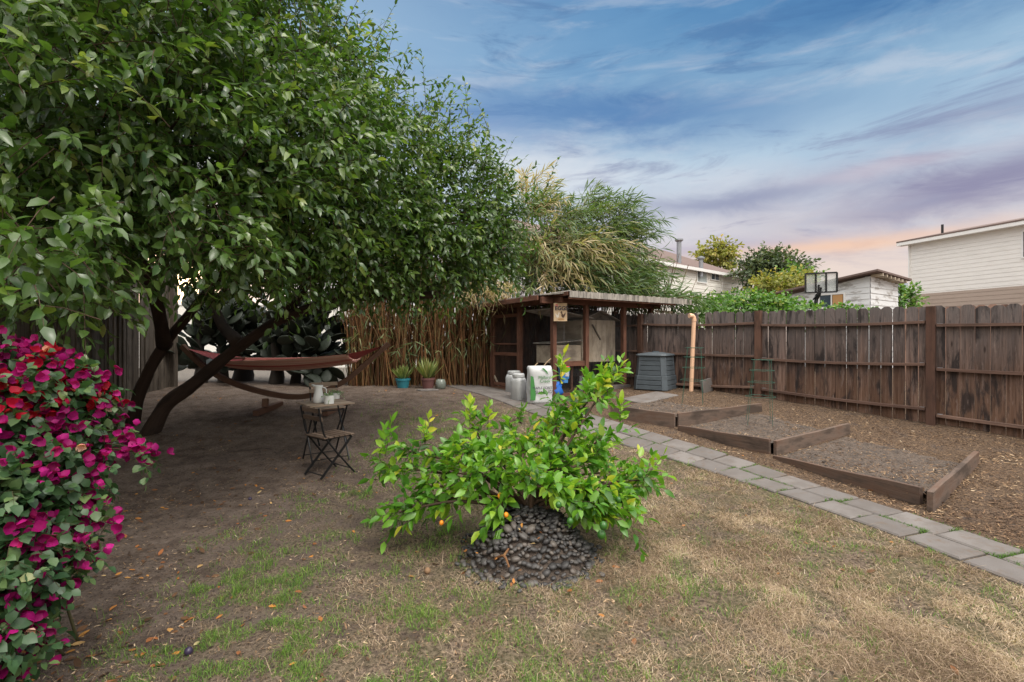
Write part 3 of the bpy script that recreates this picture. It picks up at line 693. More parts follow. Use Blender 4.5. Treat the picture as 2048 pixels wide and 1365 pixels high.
# neighbour's fence beyond
q0 = W(1790, 617, 9.6); q1 = W(2200, 612, 7.9)
f2 = thing('wooden_fence', 'paler reddish plank fence just behind the main fence, below the big white house', 'fence', (q0.x, q0.y, .5))
mb = MB(); d2 = (q1 - q0); d2.z = 0; L2 = d2.length; d2.normalize(); nb = int(L2 / .145)
for i in range(nb): board(mb, q0 + d2 * (i + .5) * .145, .14, .4, 2.20 + random.uniform(-.01, .01), .018, random.random(), d2)
mb.build('board_panel', M['fence2'], f2)
mb = MB(); mb.beam(Vector((q0.x, q0.y, 1.9)) - Vector((-d2.y, d2.x, 0)) * -.03, Vector((q1.x, q1.y, 1.9)) + Vector((-d2.y, d2.x, 0)) * .03, .04, .08); mb.build('rail', M['rail'], f2)
# old slab fence at the left behind the trunks
A = G(338, 768); Bp = Vector((-6.75, 7.6, 0)); A = Vector((A.x, A.y, 0)) ; A = Vector(((338 - CX) / F * 11.0, 11.0, 0))
f3 = thing('slab_fence', 'tall dark weathered grey slab fence at the far left behind the slanting trunks', 'fence', (A.x, A.y, float(gz(A.x, A.y))))
mb = MB(); d3 = (A - Bp).normalized(); L3 = (A - Bp).length; s0 = -5.0
while s0 < L3:
    wd = random.uniform(.04, .13); p = Bp + d3 * (s0 + wd / 2) + Vector((-d3.y, d3.x, 0)) * random.uniform(-.02, .02)
    board(mb, p, wd, .0, 3.1 + random.uniform(-.15, .15), random.uniform(.02, .05), random.random(), d3, .01); s0 += wd + random.choice([0, 0, .004])
mb.build('slab_panel', M['oldwood'], f3)
mb = MB(); mb.box((A.x + .05, A.y + .05, 1.6), (.14, .14, 3.3)); mb.build('post', M['oldwood'], f3)

# ------------------------------------------------------------------ pavers
def resample(P_, step):
    d = np.r_[0, np.cumsum(np.linalg.norm(np.diff(P_, axis=0), axis=1))]; n = int(d[-1] / step)
    t = np.arange(n + 1) * step; return np.stack([np.interp(t, d, P_[:, i]) for i in (0, 1)], 1)
# smooth the two edges
def smooth(P_, it=2):
    for _ in range(it): P_[1:-1] = (P_[:-2] + 2 * P_[1:-1] + P_[2:]) / 4
    return P_
cs = smooth(resample(CEN.copy(), .2), 12)
cs = resample(cs, .388)
PJ = []
def paver(c_, t_, n_, sx, sy, label, group, name='paver', zoff=0.0, tilt=None):
    mb = MB(); r = .01
    tl = Vector((random.uniform(-.012, .012), random.uniform(-.012, .012)))
    ring = []
    for (a, b) in ((-1, -1), (1, -1), (1, 1), (-1, 1)):
        jx = random.uniform(-.006, .006); jy = random.uniform(-.006, .006)
        ring.append((a * sx / 2 + jx, b * sy / 2 + jy))
    vs = []; us = []
    for lvl, ins in ((-.05, 0), (.010, 0), (.020, .012)):
        for (a, b) in ring:
            a2 = a - math.copysign(ins, a); b2 = b - math.copysign(ins, b); p = c_ + t_ * a2 + n_ * b2
            zz = float(gz(c_.x, c_.y)) + (float(gz(p.x, p.y)) - float(gz(c_.x, c_.y))) + a2 * tl.x + b2 * tl.y
            vs.append(Vector((p.x, p.y, zz + lvl + zoff))); us.append(Vector((a2, b2, lvl)))
    fs = [(i, (i + 1) % 4, 4 + (i + 1) % 4, 4 + i) for i in range(4)] + [(4 + i, 4 + (i + 1) % 4, 8 + (i + 1) % 4, 8 + i) for i in range(4)] + [(8, 9, 10, 11)]
    root = mb; mb.add(vs, fs, us); o = mb.build(name, M['paver'], None, label=label, cat='paver', group=group); return o
for i in range(len(cs) - 1):
    a = Vector((*cs[i], 0)); b = Vector((*cs[i + 1], 0)); t_ = (b - a).normalized(); n_ = Vector((-t_.y, t_.x, 0)); m_ = (a + b) / 2
    stag = .0
    for sd_ in (-1, 1):
        hw = float(path_hw(m_.y)); cc = m_ + n_ * sd_ * hw * .5 + t_ * (.03 * sd_)
        if cc.y < 2.2 and False: continue
        paver(cc, t_, n_, .368, hw - .016, 'square grey concrete paver in the two-wide garden path', 'square concrete pavers of the garden path')
        PJ.append((cc, t_, n_, hw / 2))
# extra slabs in front of the coop
for (px, py, sx, sy, lab) in [(1000, 768, .8, .42, 'long grey slab laid against the coop door sill beyond the path'), (955, 765, .6, .4, 'short grey slab at the left end of the coop, beside the black bags'), (1300, 797, .95, .5, 'wide grey slab lying between the compost bin and the nearest soil bed'), (855, 782, .40, .30, 'small grey slab under the maroon aloe pot')]:
    c_ = G(px, py); paver(Vector((c_.x, c_.y, 0)), V, Vector((-V.y, V.x, 0)), sx, sy, lab, None, 'slab', .012)
# leaning slab by the fence
c_ = Vector(((1413 - CX) / F * 9.1, 9.1, float(gz((1413 - CX) / F * 9.1, 9.1)))); mb = MB(); n0 = (nF * .85 + UP * .5).normalized()
mb.beam(c_ - dirF * -.0 + UP * .0 - V * .14 + UP * .10, c_ + V * .14 + UP * .14, .045, .24, up=UP * 1 + nF * -.6); mb.build('slab', M['paver'], None, label='grey stone slab leaning beside the tall pipe at the fence', cat='slab')

# ------------------------------------------------------------------ raised beds
def px_board(top0, top1, bot0, bot1, th=.045):
    a = G(*bot0); b = G(*bot1)
    za = H + (CY - top0[1]) / F * a.y; zb = H + (CY - top1[1]) / F * b.y
    return a, b, za, zb
def plank(name, parent, a, b, za, zb, th=.045, mat_=None):
    mb = MB(); d = (b - a); d.z = 0; L = d.length; d.normalize(); nn = Vector((-d.y, d.x, 0)); vs = []; us = []; seg = 6
    for i in range(seg + 1):
        t = i / seg; p = a.lerp(b, t); zt = za + (zb - za) * t + math.sin(t * 9) * .004; zl = min(a.z, b.z) * 0 + a.z + (b.z - a.z) * t - .08
        for (s_, z) in ((-.5, zl), (.5, zl), (.5, zt), (-.5, zt)):
            vs.append(Vector((p.x, p.y, 0)) + nn * th * s_ + UP * z); us.append(Vector((L * t, z, s_ * th)))
    fs = [(3, 2, 1, 0), tuple(seg * 4 + k for k in range(4))] + [(i * 4 + j, i * 4 + (j + 1) % 4, i * 4 + 4 + (j + 1) % 4, i * 4 + 4 + j) for i in range(seg) for j in range(4)]
    mb.add(vs, fs, us); return mb.build(name, M['bedwood'], parent, bevel=.005)
def soil(parent, quad, zl2, n=46, amp=.05, seed=3):
    q = [np.array(p[:2]) for p in quad]; u, v = np.meshgrid(np.linspace(0, 1, n), np.linspace(0, 1, n))
    P_ = (1 - u)[..., None] * (1 - v)[..., None] * q[0] + u[..., None] * (1 - v)[..., None] * q[1] + u[..., None] * v[..., None] * q[2] + (1 - u)[..., None] * v[..., None] * q[3]
    x, y = P_[..., 0], P_[..., 1]
    zlev = zl2[0] + (zl2[1] - zl2[0]) * u
    nz = (fbm(x, y, 3, seed) - .5) * amp * 1.6 + (np.abs(fbm(x, y, 11, seed + 1) - .5)) * amp * 1.6
    edge = np.minimum.reduce([u, 1 - u, v, (1 - v)]); z = np.maximum(zlev, gz(x, y) + .01) + nz * np.clip(edge * 8, 0.15, 1)
    back = ss((1 - v) / .12); z = z * back + (gz(x, y) - .05) * (1 - back)
    rt = ss((1 - u) / .02)
    idx = np.arange(n * n).reshape(n, n); f = np.stack([idx[:-1, :-1], idx[:-1, 1:], idx[1:, 1:], idx[1:, :-1]], -1).reshape(-1, 4)
    return np_mesh('soil', np.stack([x, y, z], -1).reshape(-1, 3), [f], np.zeros(n * n), M['soil'], parent)
BG = 'stepped plank garden beds by the fence'
a1, b1, za1, zb1 = px_board((1222, 810), (1350, 828), (1222, 836), (1350, 858))
a2, b2, za2, zb2 = px_board((1357, 851), (1540, 879), (1357, 862), (1540, 911))
a3, b3, za3, zb3 = px_board((1548, 911), (1843, 975), (1548, 917), (1843, 1010))
s1a, s1b, sz1a, sz1b = px_board((1355, 827), (1522, 807), (1355, 856), (1522, 823))
s2a, s2b, sz2a, sz2b = px_board((1556, 882), (1694, 847), (1550, 911), (1697, 868))
s3a, s3b, sz3a, sz3b = px_board((1872, 984), (1951, 903), (1860, 1024), (1953, 927))
bed1 = thing('garden_bed', 'farthest plank-edged soil bed, next to the compost bin', 'garden bed', a1, BG)
plank('front_board', bed1, a1, b1, za1, zb1); plank('side_board', bed1, s1a, s1b, sz1a, sz1b)
bk = G(1400, 786); soil(bed1, [a1 + nF * 0, b1, s1b, G(1300, 800)], (za1 - .05, zb1 - .05), seed=3)
bed2 = thing('garden_bed', 'middle plank-edged soil bed, with a wire cage standing in it', 'garden bed', a2, BG)
plank('front_board', bed2, a2, b2, za2, zb2); plank('side_board', bed2, s2a, s2b, sz2a, sz2b)
soil(bed2, [s1a + (b2 - a2).normalized() * .05, b2, s2b, s1b + (b2 - a2).normalized() * .05], (za2 - .04, zb2 - .05), seed=5)
bed3 = thing('garden_bed', 'nearest and longest plank-edged soil bed, tapering towards the path', 'garden bed', a3, BG)
plank('front_board', bed3, a3, b3, za3, zb3); plank('side_board', bed3, s3a, s3b, sz3a, sz3b)
soil(bed3, [s2a + (b3 - a3).normalized() * .07, b3, s3b, s2b + (b3 - a3).normalized() * .07], (za3 - .03, zb3 - .06), seed=8)

def cage(px, pyb, pyt, lab, wpx, lean=(0, 0), lift=.1):
    b = G(px, pyb, lift); d = b.y; hgt = (pyb - pyt) / F * d
    r = thing('tomato_cage', lab, 'plant cage', b, 'green wire tomato cages'); rw = wpx / 2 / F * d
    for k in range(4):
        mb = MB(); a = k * PI / 2 + .4
        pts = [b + Vector((math.cos(a) * rw * (1.25 - .45 * t) + lean[0] * t, math.sin(a) * rw * (1.25 - .45 * t), -.08 + (hgt + .08) * t)) for t in (0, .5, 1)]
        mb.tube(pts, .003, 5); mb.build('upright', M['cagewire'], r)
    for t in (.38, .62, .82, 1.0):
        mb = MB(); rr = rw * (1.25 - .45 * t) ; c_ = b + Vector((lean[0] * t, 0, hgt * t))
        mb.tube([c_ + Vector((math.cos(q * PI / 12) * rr, math.sin(q * PI / 12) * rr, random.uniform(-.004, .004))) for q in range(25)], .0035, 5); mb.build('ring', M['cagewire'], r, smooth=True)
cage(1385, 800, 696, 'green wire cage in the farthest bed, beside the tall pipe', 44, (.03, 0))
cage(1518, 838, 720, 'green wire cage in the middle bed, in front of the fence post', 50, (.05, 0))

# ------------------------------------------------------------------ pvc pipe
_d = 9.25; b = Vector(((1382 - CX) / F * _d, _d, float(gz((1382 - CX) / F * _d, _d)))); tp = W(1388, 640, b.y)
mb = MB(); pts = curve([b - UP * .1, b.lerp(tp, .5), tp], 5) + curve([tp, tp + Vector((-.005, 0, .045)), tp + Vector((-.035, -.005, .075)), tp + Vector((-.09, -.02, .075))], 4)[1:]
vp = thing('vent_pipe', 'tall tan plastic pipe with an elbow on top standing by the fence', 'pipe', b)
mb.tube(pts, .038, 14); mb.build('pipe', M['pvc'], vp, smooth=True)
mb = MB(); mb.tube([tp - UP * .03, tp + UP * .02], .045, 14); mb.tube([tp + Vector((-.05, -.01, .075)), tp + Vector((-.10, -.022, .075))], .045, 14); mb.build('elbow_collar', M['pvc'], vp)

# ------------------------------------------------------------------ coop
C0 = Vector((.796, 9.3, 0)); LR, LL = 2.80, 2.30
CB = float(gz(C0.x, C0.y)) + .01; CT = 2.27
coop = thing('chicken_coop', 'low red-brown wooden chicken run with wire screens and a flat corrugated roof', 'chicken coop', (C0.x, C0.y, CB))
rzV = math.atan2(V.y, V.x)
def cp(v, u, z=0): return Vector((C0.x, C0.y, 0)) + V * v + U * u + UP * z
def post(v, u, w_=.09, zt=None):
    mb = MB(); p = cp(v, u); mb.box((p.x, p.y, (CB - .12 + (zt or CT)) / 2), (w_, w_, (zt or CT) - CB + .12), rzV); mb.build('post', M['redwood'], coop, bevel=.004)
def vx(px):     # distance along the right wall at photo column px
    k = (px - CX) / F; return (k * C0.y - C0.x) / (V.x - k * V.y)
def ux(px):
    k = (px - CX) / F; return (k * C0.y - C0.x) / (U.x - k * U.y)
v1, v2, v3 = vx(1172), vx(1247), vx(1302); u1, u2 = ux(1040), ux(985)
for v_ in (0, v1, v2, v3): post(v_, 0)
for u_ in (u1, u2): post(0, u_)
post(v3, u2); post(v3, u2 / 2)
def cbeam(name, p0, p1, w_, h_, m_='redwood'):
    mb = MB(); mb.beam(p0, p1, w_, h_); return mb.build(name, M[m_], coop, bevel=.003)
cbeam('top_beam', cp(-.3, .0, CT + .055), cp(v3 + .3, .0, CT + .055), .06, .12)
cbeam('top_beam', cp(0, -.25, CT + .06), cp(0, u2 + .45, CT + .06), .055, .11)
cbeam('top_beam', cp(-.3, u2, CT + .055), cp(v3 + .3, u2, CT + .055), .06, .12)
cbeam('cross_rail', cp(.05, 0, CB + .62), cp(v1 - .05, 0, CB + .62), .05, .10)
cbeam('sill', cp(0.05, 0, CB + .02), cp(v3, 0, CB + .02), .06, .06); cbeam('sill', cp(0, 0.05, CB + .02), cp(0, u2, CB + .02), .06, .06)
for t in np.linspace(.3, u2 - .2, 3): cbeam('rafter', cp(-.35, t, CT + .14), cp(v3 + .3, t, CT + .14), .05, .06)
cbeam('brace', cp(0, u2 - .05, CB + .3), cp(0, u2 - .28, CB + .05), .03, .04, 'ply')
# screen door at the left end
door = MB(); a = u1 + .06; bb = u2 - .06
door.beam(cp(-.0, a, CB + .05), cp(0, a, CT - .05), .04, .07, up=U); door.beam(cp(0, bb, CB + .05), cp(0, bb, CT - .05), .04, .07, up=U)
for z in (.10, .78, 1.0, 1.62): door.beam(cp(0, a, CB + z), cp(0, bb, CB + z), .04, .07 if z != 1.0 else .03)
dr_ = door.build('door', M['redwood'], coop, bevel=.003)
def screen(p0, p1, z0, z1, nrm_off):
    mb = MB(); vs = []
    n = 8
    for i in range(n + 1):
        p = p0.lerp(p1, i / n)
        for z in (z0, z1): vs.append(Vector((p.x, p.y, z)) + nrm_off)
    mb.add(vs, [(2 * i, 2 * i + 2, 2 * i + 3, 2 * i + 1) for i in range(n)]); mb.build('wire_screen', M['wire'], coop)
offv = U * -.03; offu = V * .03
for a, bb in ((0, v1), (v1, v2), (v2, v3)): screen(cp(a + .045, 0), cp(bb - .045, 0), CB + .05, CT, offv * 0 + U * .02)
screen(cp(0, .05), cp(0, u1 - .04), CB + .05, CT, V * .02); screen(cp(0, u1 + .06), cp(0, u2 - .06), CB + .1, CT - .1, V * .025)
screen(cp(v3, .05), cp(v3, u2 - .04), CB + .05, CT, V * .02); 
# back wall of dark boards
mb = MB(); s0 = 0.05
while s0 < v3 - .05:
    p0 = cp(s0 + .07, u2 - .02); mb.box((p0.x, p0.y, (CB + CT) / 2), (.135, .02, CT - CB), rzV); s0 += .14
mb.build('back_wall', M['postwood'], coop)
# wispy dry straw caught on the screens
# roof: corrugated sheet
mb = MB(); a0, a1_, b0_, b1_ = -.02, v3 + .75, -.49, u2 + .75
nx = 120; vs = []; us = []; RT = 2.47
for i in range(nx + 1):
    v_ = a0 - .0 + (a1_ - a0) * i / nx
    zc = .014 * math.sin(i * 2 * PI / 6)
    for (u_, dz) in ((b0_, 0), (b1_, .0)):
        for th in (0, -.006): vs.append(cp(v_, u_, RT + zc + th + dz)); us.append(Vector((v_, u_, 0)))
fs = []
for i in range(nx):
    b = i * 4; fs += [(b, b + 4, b + 6, b + 2), (b + 1, b + 3, b + 7, b + 5), (b, b + 1, b + 5, b + 4), (b + 2, b + 6, b + 7, b + 3)]
mb.add(vs, fs, us, .5); roof = mb.build('roof', M['corr'], coop)
mb = MB()
vs = []; us = []
for i in range(nx + 1):       # front drip strip, corrugated
    v_ = a0 + (a1_ - a0) * i / nx; o_ = .012 * math.sin(i * 2 * PI / 6)
    for z in (RT + .0, RT - .115):
        for th in (0, .01): vs.append(cp(v_, b0_ - .012 + o_ + th, z)); us.append(Vector((v_, z, 0)))
fs = []
for i in range(nx):
    b = i * 4; fs += [(b, b + 4, b + 6, b + 2), (b + 1, b + 3, b + 7, b + 5), (b, b + 1, b + 5, b + 4), (b + 2, b + 6, b + 7, b + 3)]
mb.add(vs, fs, us, .5); mb.build('roof_fascia', M['corr'], coop)
cbeam('roof_edge_board', cp(a0 - .0, b0_ + .03, RT - .045), cp(a0 - .0, b1_, RT - .045), .04, .07)
cbeam('roof_edge_board', cp(a0 + .02, b0_ + .04, RT - .10), cp(a1_ - .5, b0_ + .04, RT - .10), .04, .09)
cbeam('roof_edge_board', cp(v3 + .15, 0.0, CT - .05), cp(v3 + .8, .0, CT - .06), .04, .05, 'ply')
# left extension of roof over the door, sagging
mb = MB(); mb.add([cp(a0, b0_ + .1, RT - .012), cp(a0 - .30, b0_ + .55, RT - .03), cp(a0 - .34, b1_, RT - .06), cp(a0, b1_, RT - .015)] + [cp(a0, b0_ + .1, RT - .04), cp(a0 - .30, b0_ + .55, RT - .055), cp(a0 - .34, b1_, RT - .085), cp(a0, b1_, RT - .045)],
   [(0, 1, 2, 3), (7, 6, 5, 4), (0, 4, 5, 1), (1, 5, 6, 2), (2, 6, 7, 3), (3, 7, 4, 0)]); mb.build('eave_panel', M['corr'], coop)
cbeam('eave_board', cp(a0 - .31, b0_ + .55, RT - .10), cp(a0 - .34, b1_, RT - .13), .035, .09)
# hen house inside
hh = thing('hen_house', 'weathered plywood hen house with a gabled roof inside the chicken run', 'hen house', cp(1.1, .5, CB))
mb = MB(); hv0, hv1 = 1.06, 2.02; hu0, hu1 = .38, 1.25; hz0, hz1 = CB + .62, 2.00
for i in range(7):
    a = hv0 + (hv1 - hv0) * i / 7; bb = hv0 + (hv1 - hv0) * (i + 1) / 7; mid = (a + bb) / 2; p = cp(mid, hu0)
    mb.box((p.x, p.y, (hz0 + hz1) / 2), (bb - a - .003, .02, hz1 - hz0), rzV)
mb.build('front_wall', M['ply'], hh)
for v_ in (hv0, hv1):
    mb = MB(); mb.beam(cp(v_, hu0 + .012, (hz0 + hz1) / 2), cp(v_, hu1, (hz0 + hz1) / 2), .02, hz1 - hz0); mb.build('side_wall', M['ply'], hh)
mid = (hv0 + hv1) / 2
mb = MB(); mb.add([cp(hv0, hu0, hz1), cp(hv1, hu0, hz1), cp(mid, hu0, hz1 + .17), cp(hv0, hu0 + .02, hz1), cp(hv1, hu0 + .02, hz1), cp(mid, hu0 + .02, hz1 + .17)], [(0, 1, 2), (5, 4, 3), (0, 3, 4, 1), (1, 4, 5, 2), (2, 5, 3, 0)]); mb.build('gable', M['oldwood'], hh)
for sg in (-1, 1):
    mb = MB(); e = mid + sg * (hv1 - hv0) * .62
    mb.beam(cp(mid, (hu0 + hu1) / 2 - .05, hz1 + .20), cp(e, (hu0 + hu1) / 2 - .05, hz1 + .20 - .22), hu1 - hu0 + .1, .015); mb.build('roof_panel', M['corr'], hh)
mb = MB(); mb.beam(cp(mid + .02, hu0 - .02, hz1 - .42), cp(mid - .22, hu0 - .02, hz1 - .10), .02, .05, up=U); mb.build('diagonal_batten', M['oldwood'], hh)
for v_ in (hv0 + .04, hv1 - .04):
    for u_ in (hu0 + .06, hu1 - .06): mb = MB(); p = cp(v_, u_); mb.box((p.x, p.y, (CB - .05 + hz0) / 2), (.06, .06, hz0 - CB + .05), rzV); mb.build('leg', M['redwood'], hh)
nb_ = thing('nest_box', 'small plywood nest box with a grey corrugated lid beside the hen house', 'nest box', cp(.5, .7, CB))
mb = MB(); n0_, n1_ = .22, 1.0; mb.beam(cp(n0_, .60, CB + .80), cp(n1_, .60, CB + .80), .5, .36); mb.build('box', M['ply'], nb_)
mb = MB(); mb.beam(cp(n0_ - .06, .60, CB + 1.02), cp(n1_ + .02, .60, CB + 1.08), .6, .02); mb.build('lid', M['corr'], nb_)
for v_ in (n0_ + .05, n1_ - .05):
    mb = MB(); p = cp(v_, .60); mb.box((p.x, p.y, CB + .28), (.05, .05, .66), rzV); mb.build('leg', M['redwood'], nb_)
mb = MB(); mb.beam(cp(.0, .55, 2.18), cp(1.15, .55, 2.02), .9, .02); mb.build('loose_roof_sheet', M['corr'], coop)
mb = MB(); p = cp(v3 * .62, -.05); mb.box((p.x, p.y, CB + .06), (.5, .2, .16), rzV); mb.build('concrete_block', M['paver'], None, label='pale concrete block at the foot of the coop screen', cat='block')
mb = MB(); 
for i in range(3): mb.beam(cp(v1 + .2, -.32 - .17 * i, CB + .03), cp(v3 - .2 + .1 * i, -.34 - .17 * i, CB + .02), .15, .035)
mb.build('ramp_boards', M['bedwood'], None, label='low wooden board platform on the ground in front of the coop', cat='platform')

# egg sign
sg_ = thing('egg_sign', 'small tan sign reading EGGS with two hens on the coop corner post', 'sign', cp(.1, -.08, 2.0))
sx0, sx1, sz0, sz1 = 1107, 1134.5, 606.5, 643
dS = 9.2; cS = W((sx0 + sx1) / 2, (sz0 + sz1) / 2, dS); wS = (sx1 - sx0) / F * dS; hS = (sz1 - sz0) / F * dS
RS = Matrix.Rotation(math.radians(8), 3, 'Z'); sxv = RS @ Vector((1, 0, 0)); snv = RS @ Vector((0, -1, 0))
def on_sign(a, b, off): return cS + sxv * a * wS / 2 + UP * b * hS / 2 + snv * off
mb = MB(); mb.beam(on_sign(-1, 0, 0), on_sign(1, 0, 0), .014, hS); mb.build('board', M['signboard'], sg_, bevel=.003)
def flat(name, pts, mat_, parent, org_fn, off, th=.002):
    mb = MB(); n = len(pts); vs = [org_fn(a, b, off) for a, b in pts] + [org_fn(a, b, off - th) for a, b in pts]
    mb.add(vs, [tuple(range(n)), tuple(reversed(range(n, 2 * n)))] + [(i, n + i, n + (i + 1) % n, (i + 1) % n) for i in range(n)]); return mb.build(name, mat_, parent)
def ell(cx, cy, rx, ry, n=20, a0=0): return [(cx + rx * math.cos(2 * PI * i / n), cy + ry * math.sin(2 * PI * i / n)) for i in range(n)]
flat('red_dot', ell(-.58, .70, .22, .16), M['red'], sg_, on_sign, .011)
hen = lambda cx, cy, s_, f: [(cx + f * s_ * x, cy + s_ * y * .9) for x, y in [(-.36, .30), (-.28, .05), (-.30, -.15), (-.12, -.34), (.12, -.34), (.26, -.12), (.40, .18), (.36, .40), (.24, .22), (.05, .06), (-.12, .14), (-.16, .44), (-.26, .56), (-.38, .48), (-.48, .36)]]
flat('hen_picture', hen(-.45, -.38, .75, -1), M['signwhite'], sg_, on_sign, .010); flat('hen_picture', hen(.40, -.32, .9, 1), M['signbrown'], sg_, on_sign, .012)
flat('straw_picture', ell(.1, -.78, .5, .10), M['curtain'], sg_, on_sign, .010)
def text(body, size, loc, rot, mat_, parent, name='lettering', bold=.0, align='CENTER'):
    cu = bpy.data.curves.new(name, 'FONT'); cu.body = body; cu.size = size; cu.extrude = .001; cu.offset = bold; cu.align_x = align; cu.align_y = 'CENTER'
    o = bpy.data.objects.new(name, cu); me = None; COL.objects.link(o); bpy.context.view_layer.update()
    me = bpy.data.meshes.new_from_object(o); bpy.data.objects.remove(o)
    R = rot.to_3x3() if hasattr(rot, 'to_3x3') else rot
    mb = MB(); mb.add([Vector(loc) + R @ v.co for v in me.vertices], [tuple(p.vertices) for p in me.polygons])
    return mb.build(name, mat_, parent)
def basis(xv, nv): return Matrix((xv, UP, nv)).transposed()
text('EGGS', .105, on_sign(.12, .40, .02), basis(sxv, snv), M['ink'], sg_, bold=.0025)
text('FRESH', .028, on_sign(-.58, .70, .014), basis(sxv, snv), M['signwhite'], sg_)

# ------------------------------------------------------------------ things round the coop
# compost bin
cb = G(1311, 778); bin_ = thing('compost_bin', 'squat dark grey slatted plastic compost bin between the coop and the fence', 'compost bin', cb)
def octa(s_, ch): return [(-s_ + ch, -s_), (s_ - ch, -s_), (s_, -s_ + ch), (s_, s_ - ch), (s_ - ch, s_), (-s_ + ch, s_), (-s_, s_ - ch), (-s_, -s_ + ch)]
rb = Matrix.Rotation(math.radians(-38), 3, 'Z')
def octring(mb, levels):
    vs = []; 
    for (s_, ch, z) in levels:
        for a, b in octa(s_, ch): vs.append(cb + rb @ Vector((a, b, z)))
    n = 8; fs = [(i * n + k, i * n + (k + 1) % n, (i + 1) * n + (k + 1) % n, (i + 1) * n + k) for i in range(len(levels) - 1) for k in range(n)]
    fs += [tuple(reversed(range(n))), tuple((len(levels) - 1) * n + k for k in range(n))]; mb.add(vs, fs)
Hb = .74
def lev(z): return (.345 - .055 * z / Hb) - (.0 if z < .28 else .015)
for part_, z0, z1, n in (('lower_body', 0, .28, 3), ('upper_body', .28, .66, 4)):
    mb = MB(); lv = []; hh_ = (z1 - z0) / n
    for i in range(n):
        a = z0 + i * hh_; s_ = lev(a + .001); lv += [(s_ - .012, .08, a), (s_, .08, a + .012), (s_ - .008, .08, a + hh_ - .012), (s_ - .020, .08, a + hh_)]
    octring(mb, lv); mb.build(part_, M['binplastic'], bin_)
for i in range(4):       # corner columns
    mb = MB(); a = PI / 4 + i * PI / 2
    for (z0, z1) in ((0, .28), (.28, .66)):
        r0, r1 = (lev(z0 + .001) - .02) * 1.30, (lev(z1 - .001) - .02) * 1.30
        d_ = rb @ Vector((math.cos(a), math.sin(a), 0)); mb.beam(cb + d_ * r0 + UP * z0, cb + d_ * r1 + UP * (z1 - .004), .12, .03, up=d_)
    mb.build('corner_column', M['binplastic'], bin_, bevel=.006)
mb = MB(); octring(mb, [(.30, .07, .655), (.315, .075, .675), (.30, .07, .70), (.12, .03, .735)]); mb.build('lid', M['binplastic'], bin_)
mb = MB(); mb.box(cb + UP * .745, (.14, .05, .025), .3); mb.build('lid_handle', M['binplastic'], bin_)

def jug(px, py, pyt, wpx, lab):
    c_ = G(px, py); d = c_.y; h_ = (py - pyt) / F * d; r = wpx / 2 / F * d
    j = thing('feed_container', lab, 'container', c_, 'white plastic feed containers')
    mb = MB(); n = 20; prof = [(.92, 0), (1, .03), (1, .66), (.93, .74), (.80, .80)]
    vs = []
    for (s_, z) in prof:
        for k in range(n):
            a = 2 * PI * k / n; e = (abs(math.cos(a)) ** 5 + abs(math.sin(a)) ** 5) ** (-1 / 5); q = rb @ Vector((math.cos(a) * e * r * s_, math.sin(a) * e * r * s_, 0)); vs.append(c_ + q * .86 + UP * z * h_)
    fs = [(i * n + k, i * n + (k + 1) % n, (i + 1) * n + (k + 1) % n, (i + 1) * n + k) for i in range(len(prof) - 1) for k in range(n)] + [tuple(reversed(range(n))), tuple((len(prof) - 1) * n + k for k in range(n))]
    mb.add(vs, fs); mb.build('body', M['whiteplastic'], j, smooth=True)
    mb = MB(); mb.lathe(c_ + UP * h_ * .80, [(r * .72, 0), (r * .78, h_ * .03), (r * .78, h_ * .12), (r * .70, h_ * .16), (0.0, h_ * .17)], 20); mb.build('lid', M['whiteplastic'], j)
    mb = MB(); mb.tube([c_ + Vector((math.cos(a) * r * .85, -math.sin(a) * r * .5 - .02, h_ * .80 - math.sin(a) * h_ * .10)) for a in np.linspace(0, PI, 9)], .006, 6); mb.build('handle', M['whiteplastic'], j)
jug(1028, 785, 740, 33, 'taller white plastic feed container at the back, behind the other container')
jug(1037, 800, 745, 31, 'front white plastic feed container, touching the shavings bag')
# shavings bag
c_ = G(1079, 806); d = c_.y; bw = 50 / F * d; bh = 74 / F * d
bg_ = thing('shavings_bag', 'tall white plastic sack of wood shavings standing by the coop corner post', 'sack', c_)
RB = Matrix.Rotation(math.radians(14), 3, 'Z'); bx_ = RB @ Vector((1, 0, 0)); bn_ = RB @ Vector((0, -1, 0))
mb = MB(); nu, nv = 16, 18; vs = []; 
for j in range(nv + 1):
    z = j / nv
    for i in range(2 * nu):
        a = 2 * PI * i / (2 * nu); e = (abs(math.cos(a)) ** 4 + abs(math.sin(a)) ** 4) ** (-1 / 4)
        th = .27 * (1 - max(0, (z - .86) / .14) ** 2 * .5) * min(1, .85 + z * 3)
        p = c_ + bx_ * math.cos(a) * e * bw / 2 * (1 - .05 * (z > .95)) + bn_ * math.sin(a) * e * th / 2 + UP * z * bh
        p += Vector((1, 1, 0)) * .02 * mn.noise(p * 9); vs.append(p)
n = 2 * nu
fs = [(i * n + k, i * n + (k + 1) % n, (i + 1) * n + (k + 1) % n, (i + 1) * n + k) for i in range(nv) for k in range(n)] + [tuple(nv * n + k for k in range(n)), tuple(reversed(range(n)))]
mb.add(vs, fs); mb.build('sack', M['bag'], bg_, smooth=True)
def on_bag(a, b, off=0): return c_ + bx_ * a * bw / 2 + UP * b * bh + bn_ * (.152 + off)
Bb = basis(bx_, bn_)
text('Mallard', .078, on_bag(.22, .70), Bb, M['inkgreen'], bg_); text('Creek', .078, on_bag(.26, .60), Bb, M['inkgreen'], bg_)
text('MAPLE SCREEN', .062, on_bag(.16, .42), Bb, M['ink'], bg_); text('SHAVINGS', .072, on_bag(.2, .31), Bb, M['ink'], bg_)
